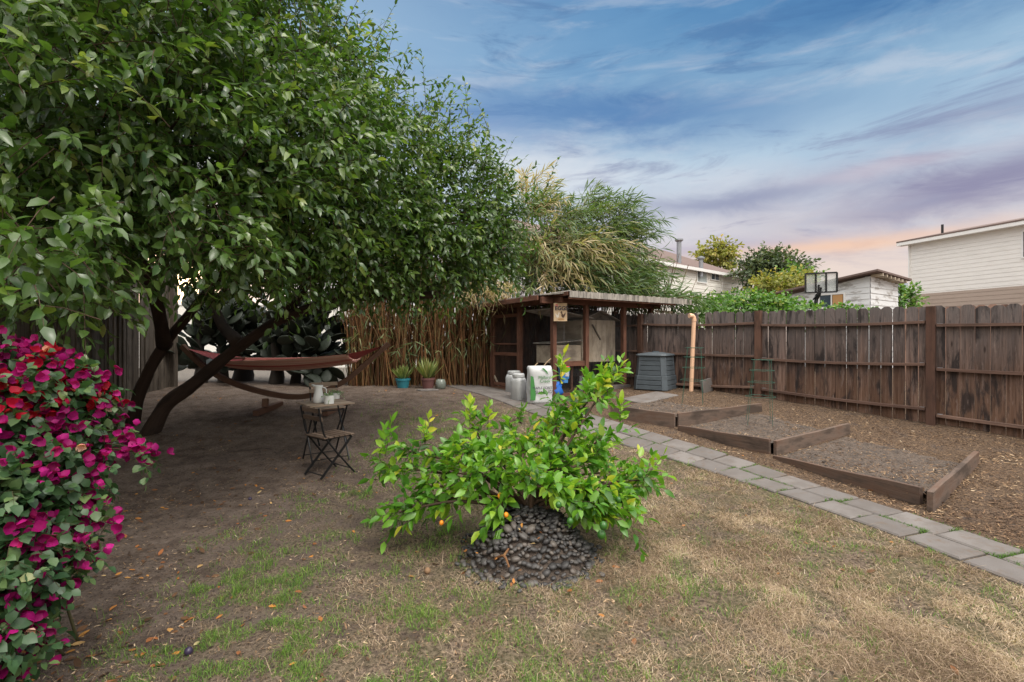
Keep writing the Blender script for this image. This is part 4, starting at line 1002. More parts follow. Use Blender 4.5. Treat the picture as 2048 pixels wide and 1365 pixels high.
flat('green_leaf_mark', [(-.1, .93), (.15, .95), (.42, .86), (.55, .76), (.36, .83), (.12, .90)], M['inkgreen'], bg_, lambda a, b, o_: on_bag(a, b, o_), .001)
flat('dark_picture', [(-.95, .10), (-.55, .10), (-.5, .25), (-.6, .5), (-.7, .72), (-.93, .75)], M['inkgreen'], bg_, lambda a, b, o_: on_bag(a, b, o_), .000)
mb = MB(); mb.tube([on_bag(.45, 1.0, -.2), on_bag(.62, 1.10, -.15), on_bag(.9, 1.19, -.12)], .008, 6); mb.tube([on_bag(-.4, 1.0, -.15), on_bag(-.2, 1.08, -.12)], .008, 6); mb.build('tied_string', M['signboard'], bg_)
# blue plastic bag
def lump(name, c0, r, mat_, lab, cat, seed=0, amp=.35):
    mb = MB(); nu, nv = 24, 14; vs = []
    for j in range(nv + 1):
        ph = -PI / 2 + PI * j / nv
        for i in range(nu):
            a = 2 * PI * i / nu; dr = Vector((math.cos(a) * math.cos(ph), math.sin(a) * math.cos(ph), math.sin(ph)))
            k = 1 + amp * mn.noise(dr * 2.3 + Vector((seed, 0, 0))) + amp * .5 * mn.noise(dr * 6 + Vector((seed, 3, 0)))
            p = Vector((dr.x * r[0] * k, dr.y * r[1] * k, max(0, (dr.z * k + .75)) * r[2])); vs.append(Vector(c0) + p)
    fs = [(j * nu + i, j * nu + (i + 1) % nu, (j + 1) * nu + (i + 1) % nu, (j + 1) * nu + i) for j in range(nv) for i in range(nu)]
    mb.add(vs, fs); return mb.build(name, M[mat_], None, smooth=True, label=lab, cat=cat)
lump('plastic_bag', G(1108, 793), (.16, .12, .17), 'blue', 'crumpled blue plastic bag tucked behind the white shavings sack', 'bag', 2)
lump('trash_bag', G(955, 765), (.30, .2, .15), 'blackbag', 'crumpled black plastic bags heaped at the left corner of the coop', 'bag', 9)
c2 = G(977, 762) + UP * .22; mb = MB(); mb.lathe(c2, [(.05, 0), (.055, .17), (.045, .17), (.04, .02)], 16); mb.build('white_cup', M['whiteplastic'], None, smooth=True, label='white plastic cup on the black bags beside the coop', cat='cup')
# hanging feeder
fd = cp(.30, .12, 0); fd.z = H + (CY - 768) / F * fd.y; k_ = fd.y / F
fe = thing('poultry_feeder', 'blue bucket feeder with a red cone top hanging inside the coop corner', 'feeder', fd)
fd = Vector(((1128 - CX) / F * 9.55, 9.55, H + (CY - 766) / F * 9.55)); k_ = 9.55 / F; ORIG[fe.name] = fd; fe.location = fd
mb = MB(); mb.lathe(fd, [(7.5 * k_, 0), (8 * k_, 1 * k_), (8.5 * k_, 8 * k_), (10 * k_, 8.5 * k_), (11.8 * k_, 30 * k_), (12.3 * k_, 32 * k_), (11 * k_, 32 * k_)], 24); mb.build('bucket', M['feedblue'], fe, smooth=False)
mb = MB(); mb.lathe(fd + UP * 32 * k_, [(12.2 * k_, 0), (11.6 * k_, 1.5 * k_), (2.0 * k_, 10 * k_), (0, 10.5 * k_)], 24); mb.build('cone_top', M['red'], fe)
mb = MB(); mb.box(fd + Vector((5 * k_, -10.8 * k_, 18 * k_)), (7 * k_, .012, 9 * k_)); mb.build('label', M['whiteplastic'], fe)
mb = MB(); mb.tube([fd + UP * 42 * k_, Vector((fd.x, fd.y, CT + .08))], .003, 5); mb.build('hanging_wire', M['galv'], fe)
q = cp(.85, .15, CB); mb = MB(); mb.lathe(q, [(.05, 0), (.05, .35), (.045, .35)], 16); mb.build('white_pipe', M['whiteplastic'], None, label='short white pipe standing upright inside the run beside the blue feeder', cat='pipe')

# aloe pots
def aloe_pot(px, py, pyt, wpx, matn, lab, nl, glen):
    c_ = G(px, py); k_ = c_.y / F; h_ = (py - pyt) * k_; r = wpx / 2 * k_
    t_ = thing('aloe_pot', lab, 'potted plant', c_, 'aloe pots in front of the reeds')
    mb = MB(); mb.lathe(c_, [(r * .66, 0), (r * .72, .01), (r * .93, h_ * .78), (r, h_ * .80), (r, h_), (r * .9, h_), (r * .86, h_ * .85), (0, h_ * .85)], 28); mb.build('pot', M[matn], t_, smooth=False)
    lf = Leafage(); n = nl; a = RNG.uniform(0, 2 * PI, n); tl = RNG.uniform(.25, 1.25, n)
    d_ = np.stack([np.cos(a) * tl, np.sin(a) * tl, np.ones(n)], 1); pos = np.array(c_ + UP * h_ * .9) + d_ * np.array([.05, .05, .0])
    v, t3, q = leaves(pos, d_, np.stack([-np.cos(a), -np.sin(a), tl], 1) + RNG.normal(size=(n, 3)) * .1, RNG.uniform(.6, 1.1, n) * glen, .035, -.12, 1.6)
    lf.add(v, t3, q, RNG.random(n)); lf.build('aloe_leaves', M['aloe'], t_)
aloe_pot(806, 777, 757, 29, 'teal', 'teal plastic pot of spiky aloe in front of the reeds', 85, .36)
aloe_pot(856, 778, 756, 28, 'maroon', 'maroon plastic pot of larger spiky aloe, right of the teal pot', 100, .50)
c_ = G(881, 778); mb = MB(); mb.lathe(c_, [(.09, 0), (.11, .02), (.12, .12), (.10, .19), (.075, .21), (.07, .20), (.09, .12), (.08, .03), (0, .03)], 24); mb.build('glass_jar', M['glassjar'], None, smooth=True, label='squat grey-green glass jar on the ground right of the maroon pot', cat='jar')
# small leafy weed clump behind the aloes
wl = Leafage(); c_ = G(878, 768); n = 26; b = np.array(c_) + RNG.normal(size=(n, 3)) * np.array([.12, .08, .02]); k = 9
wl.addtw(twigs(b, np.array([0, 0, 1.0]) + RNG.normal(size=(n, 3)) * .25, RNG.uniform(.3, .65, n), k, .09, .07, droop=.1), k, .004)
wp = thing('leafy_plant', 'bright green leafy plant growing up behind the maroon aloe pot', 'plant', c_); wl.build('foliage', M['vine'], wp, 'stems', M['stem'])

# ------------------------------------------------------------------ bistro set
def make_chair(slm):
    t_ = thing('folding_chair', '', 'chair')
    for s_ in (-1, 1):
        x = s_ * .185
        mb = MB(); mb.tube(curve([(x, -.235, .79), (x, -.20, .62), (x, -.13, .42), (x, .22, .0), (x, .245, 0.004)], 3), .011, 6); mb.build('back_leg', M['blackmetal'], t_)
        x2 = s_ * .165
        mb = MB(); mb.beam((x2, .19, .425), (x2, -.20, .005), .012, .024); mb.build('seat_leg', M['blackmetal'], t_)
    mb = MB()
    for (y, z) in ((.17, .06), ): mb.tube([(-.185, y, z), (.185, y, z)], .007, 6)
    mb.tube([(-.165, -.17, .04), (.165, -.17, .04)], .007, 6); mb.tube([(-.165, .19, .42), (.165, .19, .42)], .007, 6); mb.tube([(-.185, -.14, .425), (.185, -.14, .425)], .007, 6); mb.build('cross_bars', M['blackmetal'], t_)
    for s_ in (-1, 1): mb = MB(); mb.beam((s_ * .15, -.17, .432), (s_ * .15, .19, .438), .012, .02); mb.build('seat_rail', M['blackmetal'], t_)
    mb = MB()
    for i in range(6): mb.beam((-.20, -.155 + i * .067, .452), (.20, -.155 + i * .067, .452), .052, .014)
    mb.build('seat', M[slm], t_, bevel=.003)
    for (y, z) in ((-.235, .755), (-.222, .665)):
        mb = MB(); mb.beam((-.20, y + .018, z), (.20, y + .018, z), .014, .052, up=Vector((0, -.2, 1))); mb.build('back_slat', M[slm], t_, bevel=.003)
    return t_
ch = make_chair('slatdark'); ch['label'] = 'front folding bistro chair with dark slats, back turned to the camera'; ch['group'] = 'folding bistro chairs'
ch.location = (-2.10, 5.56, float(gz(-2.1, 5.56))); ch.rotation_euler = (0, 0, -math.radians(37.7))
ch2 = make_chair('slat'); ch2['label'] = 'far folding bistro chair with paler slats, half hidden behind the small table'; ch2['group'] = 'folding bistro chairs'
ch2.location = (-2.60, 6.85, float(gz(-2.6, 6.85))); ch2.rotation_euler = (0, 0, math.radians(-143))
tx, ty = -2.33, 6.05; tg = float(gz(tx, ty))
tb = thing('bistro_table', 'small square folding bistro table with greyed wooden top', 'table', (tx, ty, tg)); rt = math.radians(40)
ORIG[tb.name] = Vector((0, 0, 0))
mb = MB()
for i in range(8): mb.beam((-.27, -.24 + i * .0685, .705), (.27, -.24 + i * .0685, .705), .066, .016)
mb.build('tabletop', M['slat'], tb, bevel=.002)
for s_ in (-1, 1):
    mb = MB(); mb.beam((s_ * .22, -.24, .69), (s_ * .22, .24, .69), .012, .022); mb.build('top_rail', M['blackmetal'], tb)
    mb = MB(); mb.beam((s_ * .20, -.20, .69), (s_ * .20, .22, .003), .012, .022); mb.build('leg', M['blackmetal'], tb)
    mb = MB(); mb.beam((s_ * .22, .20, .69), (s_ * .22, -.22, .003), .012, .022); mb.build('leg', M['blackmetal'], tb)
mb = MB(); mb.tube([(-.2, .19, .05), (.2, .19, .05)], .006, 6); mb.tube([(-.22, -.19, .05), (.22, -.19, .05)], .006, 6); mb.build('cross_bars', M['blackmetal'], tb)
tb.rotation_euler = (0, 0, rt)
TZ = tg + .713
def tpos(px, py):
    d = (H - TZ) * F / (py - CY); return Vector(((px - CX) / F * d, d, TZ))
jp = tpos(637, 806); k_ = jp.y / F
j = thing('pitcher', 'tall white ceramic pitcher on the bistro table', 'pitcher', jp)
mb = MB(); mb.lathe(jp, [(8.5 * k_, 0), (10.2 * k_, 1.5 * k_), (10.5 * k_, 8 * k_), (8.5 * k_, 19 * k_), (7 * k_, 27 * k_), (7.2 * k_, 31 * k_), (9 * k_, 35 * k_), (8.4 * k_, 35 * k_), (6.5 * k_, 31 * k_), (6 * k_, 20 * k_), (0, 18 * k_)], 28); mb.build('body', M['ceramic'], j, smooth=True)
mb = MB(); mb.tube(curve([jp + Vector((5 * k_, .03, 31 * k_)), jp + Vector((11 * k_, .06, 27 * k_)), jp + Vector((11.5 * k_, .06, 15 * k_)), jp + Vector((8 * k_, .03, 8 * k_))], 5), 1.2 * k_, 8); mb.build('handle', M['ceramic'], j, smooth=True)
mb = MB(); mb.tube([jp + Vector((-5 * k_, -.01, 33 * k_)), jp + Vector((-12.5 * k_, -.015, 36.5 * k_))], [3 * k_, 1.5 * k_], 8); mb.build('spout', M['ceramic'], j, smooth=True)
def pot(px, py, wpx, hpx, lab):
    c_ = tpos(px, py); k_ = c_.y / F; t_ = thing('plant_pot', lab, 'potted plant', c_, 'small white plant pots on the table')
    mb = MB(); mb.lathe(c_, [(wpx * .44 * k_, 0), (wpx * .48 * k_, .005), (wpx * .5 * k_, hpx * k_), (wpx * .45 * k_, hpx * k_), (wpx * .43 * k_, hpx * .8 * k_), (0, hpx * .8 * k_)], 24); mb.build('pot', M['ceramic'], t_, smooth=False)
    lf = Leafage(); n = 34; b = np.array(c_ + UP * hpx * .8 * k_) + RNG.normal(size=(n, 3)) * np.array([.02, .02, .005]); k = 6
    lf.addtw(twigs(b, np.array([0, 0, .8]) + RNG.normal(size=(n, 3)) * .6, RNG.uniform(.04, .10, n), k, .028, .018, droop=.5), k, .001)
    lf.build('foliage', M['potplant'], t_, 'stems', M['stem'])
pot(658, 808, 20, 17, 'small white pot of pale green plant in front, right of the pitcher'); pot(672, 798, 15, 12, 'smaller white plant pot farther back on the table')

# ------------------------------------------------------------------ hammock
hs = G(540, 808); eL = W(367, 696, 8.3); eR = W(776, 690, 8.5)
arc = curve([eL + Vector((-.02, 0, .03)), W(420, 742, 8.2), W(500, 778, 8.1), W(600, 794, 8.1), W(680, 768, 8.2), W(735, 725, 8.35), eR + Vector((.01, 0, .02))], 8)
st_ = thing('hammock_stand', 'curved brown wooden hammock stand reaching from the trunks to the reeds', 'hammock stand', hs)
mb = MB()
for i in range(len(arc) - 1): pass
vs = []; us = []; m = len(arc); L = 0
for i, p in enumerate(arc):
    d = (arc[min(i + 1, m - 1)] - arc[max(i - 1, 0)]).normalized(); sdv = d.cross(UP).normalized(); u2 = sdv.cross(d)
    if i: L += (p - arc[i - 1]).length
    for a, b in ((-1, -1), (1, -1), (1, 1), (-1, 1)): vs.append(p + sdv * a * .04 + u2 * b * .042); us.append(Vector((L, a * .05, b * .05)))
fs = [(3, 2, 1, 0), tuple((m - 1) * 4 + k for k in range(4))] + [(i * 4 + q, i * 4 + (q + 1) % 4, i * 4 + 4 + (q + 1) % 4, i * 4 + 4 + q) for i in range(m - 1) for q in range(4)]
mb.add(vs, fs, us, .4); mb.build('arc_beam', M['hamwood'], st_, bevel=.006)
for (px, py) in ((530, 800), (665, 790)):
    p = W(px, py, 8.1); g = float(gz(p.x, p.y)); mb = MB(); mb.beam(Vector((p.x - .03, 7.85, g + .03)), Vector((p.x + .03, 8.6, g + .09)), .09, .09)
    mb.beam(Vector((p.x, 8.1, g + .1)), Vector((p.x, 8.12, g + .24)), .08, .08, up=Vector((0, 1, 0))); mb.build('foot', M['hamwood'], st_, bevel=.006)
hm = thing('hammock', 'faded red striped cloth hammock slung level between the ends of its stand', 'hammock', W(580, 720, 8.3))
hL = W(462, 721, 8.25); hR = W(712, 711, 8.45); n1, n2 = 36, 18; vs = []; us = []
for i in range(n1 + 1):
    t = i / n1; c_ = hL.lerp(hR, t) - UP * .03 * 4 * t * (1 - t)
    for q in range(n2 + 1):
        s_ = q / n2 * 2 - 1; wd = .42
        vs.append(c_ + Vector((0, s_ * wd, .02 + (abs(s_) ** 2 - 1) * .13 * (1 + .5 * 4 * t * (1 - t)) + .012 * math.sin(s_ * 14 + t * 3)))); us.append(Vector((t * 2.1, s_ * .5, 0)))
fs = [(i * (n2 + 1) + q, (i + 1) * (n2 + 1) + q, (i + 1) * (n2 + 1) + q + 1, i * (n2 + 1) + q + 1) for i in range(n1) for q in range(n2)]
mb = MB(); mb.add(vs, fs, us, .5); fb = mb.build('cloth', M['fabric'], hm, smooth=True); sol = fb.modifiers.new('thick', 'SOLIDIFY'); sol.thickness = .006
for (c_, e, nm) in ((hL, eL, 'l'), (hR, eR, 'r')):
    mb = MB(); q0 = c_ + Vector((0, -.46, .03)); q1 = c_ + Vector((0, .46, .03)); mb.tube([q0, q1], .016, 8); mb.build('spreader_bar', M['hamwood'], hm)
    mb = MB(); ee = e.lerp(c_, .12); n = 12; vs = []; us = []
    for i in range(n + 1):
        s_ = i / n; p = q0.lerp(q1, s_); vs += [p - UP * (.10 * (1 - (2 * s_ - 1) ** 2)), ee + Vector((0, (s_ - .5) * .05, 0))]; us += [Vector((0, s_ * 2, 0)), Vector((.6, s_ * 2, 0))]
    mb.add(vs, [(2 * i, 2 * i + 2, 2 * i + 3, 2 * i + 1) for i in range(n)], us, .5)
    en = mb.build('gathered_end', plain('hammock_end_' + nm, (.36, .06, .06), .9), hm)
    mb = MB(); mb.tube([ee, e + UP * .01], .008, 6); mb.build('hook_rope', M['galv'], hm)

# ------------------------------------------------------------------ lemon bush
MCt = MC + UP * (MH - .02)
lem = thing('lemon_bush', 'bright green bushy young lemon tree growing out of the dark stone mound', 'lemon tree', MC)
tr = MB(); lf = Leafage(); tips = []
lemt = [((1050, 870), 4.0), ((1020, 850), 4.1), ((955, 850), 3.85), ((1190, 770), 4.0), ((1120, 800), 4.0), ((1220, 745), 3.9), ((820, 890), 3.75), ((780, 920), 3.7), ((860, 960), 3.5), ((830, 1000), 3.45), ((900, 880), 4.2), ((1000, 900), 3.4), ((950, 940), 3.3),
        ((1050, 940), 3.25), ((1100, 900), 3.5), ((1160, 880), 4.2), ((1210, 860), 4.0), ((1260, 960), 3.7), ((1290, 945), 3.7), ((1180, 970), 3.3), ((1130, 990), 3.25), ((1200, 1010), 3.3), ((1110, 840), 4.2), ((800, 1010), 3.4), ((1250, 1010), 3.4), ((1000, 1000), 3.25), ((900, 930), 3.5), ((1230, 930), 3.9), ((1100, 850), 4.1), ((1140, 920), 3.5), ((880, 990), 3.5), ((1160, 1010), 3.3),
        ((940, 890), 3.6), ((1150, 820), 3.8), ((1190, 900), 3.6), ((1090, 960), 3.2), ((1240, 990), 3.5)]
for (q, d) in lemt:
    e = W(q[0], q[1] + 15, d + .12); s0 = MCt + Vector((random.uniform(-.05, .05), random.uniform(-.04, .04), -.05))
    dd = e - s0; mid = s0 + dd * .5 + Vector((random.uniform(-.08, .08), random.uniform(-.08, .08), .10 if dd.z < .4 else .02))
    cv = curve([s0, mid, e], 6); m = len(cv); tr.tube(cv, [.018 - .013 * i / (m - 1) for i in range(m)], 7, .4)
    for t in (.5, .66, .80, .92, 1.0):
        p = cv[min(m - 1, int(t * (m - 1)))]; nd = (cv[min(m - 1, int(t * (m - 1)) + 1)] - cv[max(0, int(t * (m - 1)) - 1)]).normalized()
        for _ in range(1 if t < .7 else 3): tips.append((p, nd, t))
b = np.array([tuple(p) for p, _, _ in tips]); nd = np.array([tuple(q) for _, q, _ in tips]); tt = np.array([q for _, _, q in tips]); n = len(b); k = 7
dr = nrm(nd * .7 + np.array([0, 0, .35]) + RNG.normal(size=(n, 3)) * .5)
lf.addtw(twigs(b, dr, RNG.uniform(.10, .28, n), k, .118, .056, droop=.15, spread=1.0, curl=.28, up=.8), k, .003, 0, 1)
# upright leafy shoots at the crown
b = np.array([tuple(W(px, py, d)) for px, py, d in [(1200, 790, 3.95), (1225, 770, 3.95), (940, 850, 3.95), (975, 860, 3.9), (1120, 770, 4.0), (1215, 800, 4.0), (1290, 960, 3.75), (1170, 800, 3.9), (850, 890, 3.8), (770, 915, 3.7), (1240, 850, 3.9)] for _ in range(2)])
n = len(b); lf.addtw(twigs(b, np.array([.1, 0, 1.0]) + RNG.normal(size=(n, 3)) * .25, RNG.uniform(.16, .30, n), 10, .112, .050, droop=.05, spread=.8, curl=.1), 10, .0035, .3, 1)
lf.build('foliage', M['lemon'], lem, 'twigs', M['stem']); tr.build('trunk', M['twig'], lem, smooth=True)
def ball(px, py, d, r, m_, nm, lab=None):
    mb = MB(); c_ = W(px, py, d); mb.lathe(c_, [(0.001, -r * 1.15)] + [(r * math.cos(a), r * 1.12 * math.sin(a)) for a in np.linspace(-1.3, 1.3, 9)] + [(0.001, r * 1.15)], 16)
    o = mb.build(nm, M[m_], lem, smooth=True)
    if lab: o['label'] = lab
for (px, py, d, r, m_, lab) in [(883, 1046, 3.4, .016, 'orange', 'orange ripe fruit at the low left'), (1012, 1030, 3.32, .017, 'orange', 'orange ripe fruit in the middle'), (1000, 992, 3.35, .018, 'orange', None), (1140, 1043, 3.15, .022, 'limefruit', None), (1207, 1052, 3.12, .026, 'limefruit', None), (1203, 1070, 3.15, .028, 'limefruit', None), (1117, 1010, 3.1, .02, 'limefruit', None), (1280, 950, 3.6, .022, 'limefruit', None), (1237, 1000, 3.35, .02, 'limefruit', None)]:
    ball(px, py, d, r, m_, 'fruit', lab)
# young shoot growing in the lawn behind
c_ = G(1036, 845); yl = Leafage(); b = np.array([tuple(c_)] * 5) + RNG.normal(size=(5, 3)) * .02
yl.addtw(twigs(b, np.array([0, 0, 1.0]) + RNG.normal(size=(5, 3)) * .35, RNG.uniform(.2, .32, 5), 9, .12, .05, droop=.1), 9, .004, .2, .7)
yp = thing('citrus_sprout', 'small leafy sprout in the lawn near the path, behind the lemon bush', 'sprout', c_); yl.build('foliage', M['lemon'], yp, 'stems', M['stem'])

# ------------------------------------------------------------------ stone mound
def mound_h(r): return MH * np.clip(1 - (r / MR) ** 2, 0, 1) ** .85
n = 48; vs = []; fs = []
mb = MB(); rings = [(MR * 1.02 * k / 10) for k in range(11)]
prof = [(max(r, .001), float(mound_h(r)) - .055) for r in reversed(rings)]
mb.lathe(MC, prof, 36); mb.build('mound_base', M['soil'], None, smooth=True, kind='structure')
bases = []
for s_ in range(7):
    mb = MB(); nu, nv = 10, 7; vs = []; ax = (random.uniform(.8, 1.2), random.uniform(.62, .95), random.uniform(.45, .7))
    for j_ in range(nv + 1):
        ph = -PI / 2 + PI * j_ / nv
        for i in range(nu):
            a = 2 * PI * i / nu; d_ = Vector((math.cos(a) * math.cos(ph), math.sin(a) * math.cos(ph), math.sin(ph))); k_ = 1 + .12 * mn.noise(d_ * 1.5 + Vector((s_ * 5, 0, 0)))
            vs.append(Vector((d_.x * ax[0], d_.y * ax[1], d_.z * ax[2])) * k_)
    fs = [(j_ * nu + i, j_ * nu + (i + 1) % nu, (j_ + 1) * nu + (i + 1) % nu, (j_ + 1) * nu + i) for j_ in range(nv) for i in range(nu)]
    mb.add(vs, fs); me = mb.build('stone_base', M['stone'], None, smooth=True); bases.append(me.data); bpy.data.objects.remove(me)
stones = []
tries = 0; cell = []
while len(stones) < 980 and tries < 90000:
    tries += 1; a = random.uniform(0, 2 * PI); r = MR * 1.03 * math.sqrt(random.random()); s_ = random.choice((random.uniform(.016, .026), random.uniform(.024, .036), random.uniform(.030, .044)))
    x, y = MC.x + r * math.cos(a), MC.y + r * math.sin(a) * .95
    if all((x - q[0]) ** 2 + (y - q[1]) ** 2 > (.50 * (s_ + q[3])) ** 2 for q in stones): stones.append((x, y, MC.z + float(mound_h(r)) + random.uniform(-.022, .006), s_))
for _ in range(70):
    a = random.uniform(0, 2 * PI); r = MR * (1.0 + abs(random.gauss(0, .13))); x, y = MC.x + r * math.cos(a), MC.y + r * math.sin(a); stones.append((x, y, float(gzb(x, y)) + .01, random.uniform(.02, .032)))
stones.sort(key=lambda q: (q[1] - MC.y > .12 or abs(q[0] - MC.x) > .9, q[1]))
stones_i = stones[:300]; rest = stones[300:]
for (x, y, z, s_) in stones_i:
    o = bpy.data.objects.new('river_stone', random.choice(bases)); COL.objects.link(o); o.location = (x, y, z); o.scale = (s_,) * 3
    o.rotation_euler = (random.uniform(-.6, .6), random.uniform(-.6, .6), random.uniform(0, 6.28))
    tag(o, 'smooth dark river stone in the mound around the lemon bush', 'stone', 'dark river stones of the mound')
mb = MB()
for (x, y, z, s_) in rest:
    me = random.choice(bases); R = Matrix.Rotation(random.uniform(0, 6.28), 3, 'Z') @ Matrix.Rotation(random.uniform(-.5, .5), 3, 'X')
    mb.add([Vector((x, y, z)) + R @ (v.co * s_) for v in me.vertices], [tuple(p.vertices) for p in me.polygons])
if rest: mb.build('river_stones', M['stone'], None, smooth=True, kind='stuff', label='dark river stones on the far side of the lemon mound', cat='stones')
mb = MB(); c_ = W(1005, 1120, MC.y - .30); limb(mb, [W(990, 1118, 3.2), W(1008, 1112, 3.12), W(1018, 1135, 3.08)], .010, .006, 4, 6, 0); limb(mb, [W(1008, 1112, 3.12), W(1017, 1098, 3.18)], .009, .006, 3, 6, 0)
mb.build('stick', M['cane'], None, label='short forked bare stick lying on the front of the stone mound', cat='stick')

# ------------------------------------------------------------------ bougainvillea
bo = thing('bougainvillea', 'magenta and crimson flowering bougainvillea filling the lower left corner', 'bougainvillea', (-2.15, 2.1, 0))
lf = Leafage(); fl = Leafage()
BB = [(-10, 790, 2.2, .40, .4, .15), (60, 830, 2.3, .27, .3, .16), (0, 910, 2.1, .30, .3, .2), (0, 1010, 2.0, .24, .3, .2), (-30, 1120, 1.9, .22, .3, .2), (-60, 1240, 1.8, .16, .25, .18), (70, 960, 2.2, .14, .25, .16), (120, 870, 2.45, .15, .2, .13), (-140, 1000, 2.1, .42, .5, .55), (50, 1110, 2.0, .11, .2, .10), (-60, 1330, 1.75, .10, .2, .1)]
tot = []
for (px, py, d, rx, ry, rz) in BB:
    n = int(1500 * (rx * rz + rx * ry) * 1.15) + 25; u = rv(n * 2); u = u[u[:, 1] < .5][:n]; c_ = np.array(W(px, py, d)); tot.append(np.concatenate([c_ + u * np.array([rx, ry, rz]) * RNG.uniform(.55, 1, len(u))[:, None], u], 1))
tot = np.concatenate(tot); b, u = tot[:, :3], tot[:, 3:]; n = len(b)
spr = np.array([tuple(W(px, py, d)) for px, py, d in [(225, 880, 2.35), (250, 885, 2.35), (270, 895, 2.3), (290, 905, 2.3), (310, 908, 2.3), (240, 870, 2.4), (230, 800, 2.45), (215, 820, 2.4), (200, 930, 2.2), (195, 960, 2.2), (165, 1000, 2.1), (190, 1045, 2.1), (170, 1040, 2.1), (225, 1045, 2.1), (150, 1080, 2.0), (150, 1120, 2.0), (200, 780, 2.5), (130, 1150, 1.95), (60, 1290, 1.85), (90, 1260, 1.9)]])
k = 7
lf.addtw(twigs(b, nrm(u * .7 + np.array([.1, -.2, .1]) + RNG.normal(size=(n, 3)) * .5), RNG.uniform(.08, .2, n), k, .062, .046, droop=.3, curl=.3, up=.8, fold=.8), k, .0022, 0, 1)
b2 = np.repeat(spr, 3, 0) + RNG.normal(size=(len(spr) * 3, 3)) * .03; n2_ = len(b2)
lf.addtw(twigs(b2, RNG.normal(size=(n2_, 3)) + np.array([.3, -.2, 0]), RNG.uniform(.05, .12, n2_), 5, .045, .036, droop=.3, curl=.15, up=.8, fold=.6), 5, .002, .3, 1)
# bract clusters: three papery bracts around a point, thrown out in sprays
sel = RNG.random(n) < .55; fb_ = b[sel] + u[sel] * RNG.uniform(.03, .13, sel.sum())[:, None]
mask = fbm(fb_[:, 0], fb_[:, 2], 4.0, 21) > .41; fb_ = fb_[mask]
cl = []
for p in fb_: cl.append(p + RNG.normal(size=(5, 3)) * .028)
cl.append(np.repeat(spr, 6, 0) + RNG.normal(size=(len(spr) * 6, 3)) * .028); cl = np.concatenate(cl)
m_ = len(cl); ax = nrm(RNG.normal(size=(m_, 3)) + np.array([.25, -.8, .25])); r0 = nrm(np.cross(ax, rv(m_))); r1 = np.cross(ax, r0)
redz = fbm(cl[:, 0], cl[:, 2], 5.0, 33); base_t = np.where(redz > .70, RNG.uniform(.72, .92, m_), RNG.uniform(0, .66, m_)); base_t = np.where(RNG.random(m_) < .016, .99, base_t)
for q in range(3):
    a = q * 2.094; rd = r0 * math.cos(a) + r1 * math.sin(a); sz = RNG.uniform(.024, .040, m_)
    v, t3, qd = leaves(cl, nrm(rd + ax * .55), nrm(ax - rd * .4), sz, sz * .9, -.35, 1.7); fl.add(v, t3, qd, np.clip(base_t + RNG.normal(size=m_) * .02, 0, 1))
lf.build('foliage', M['boug'], bo, 'twigs', M['stem']); fl.build('flowers', M['bract'], bo)
mb = MB()
for _ in range(26):
    e = Vector(b[RNG.integers(0, n)]); s0 = Vector((-2.35 + random.uniform(-.15, .15), 2.3 + random.uniform(-.2, .2), 0)); limb(mb, [s0, s0.lerp(e, .5) + Vector((random.uniform(-.1, .1), random.uniform(-.1, .1), .1)), e], .008, .003, 5, 5, 0)
for p in spr[:16]:
    e = Vector(p); s0 = W(120, e.z * 0 + CY + (H - e.z) * F / 2.2, 2.35); limb(mb, [s0, s0.lerp(e, .5) + UP * .03, e], .005, .002, 4, 5, 0)
mb.build('stems', M['stem'], bo, smooth=True)
mb = MB(); p = W(183, 900, 4.15); mb.tube([Vector((p.x, p.y, -.1)), Vector((p.x, p.y, .72))], .045, 14); mb.build('garden_stake', M['greenpost'], None, label='green plastic post half hidden by the bougainvillea', cat='post')

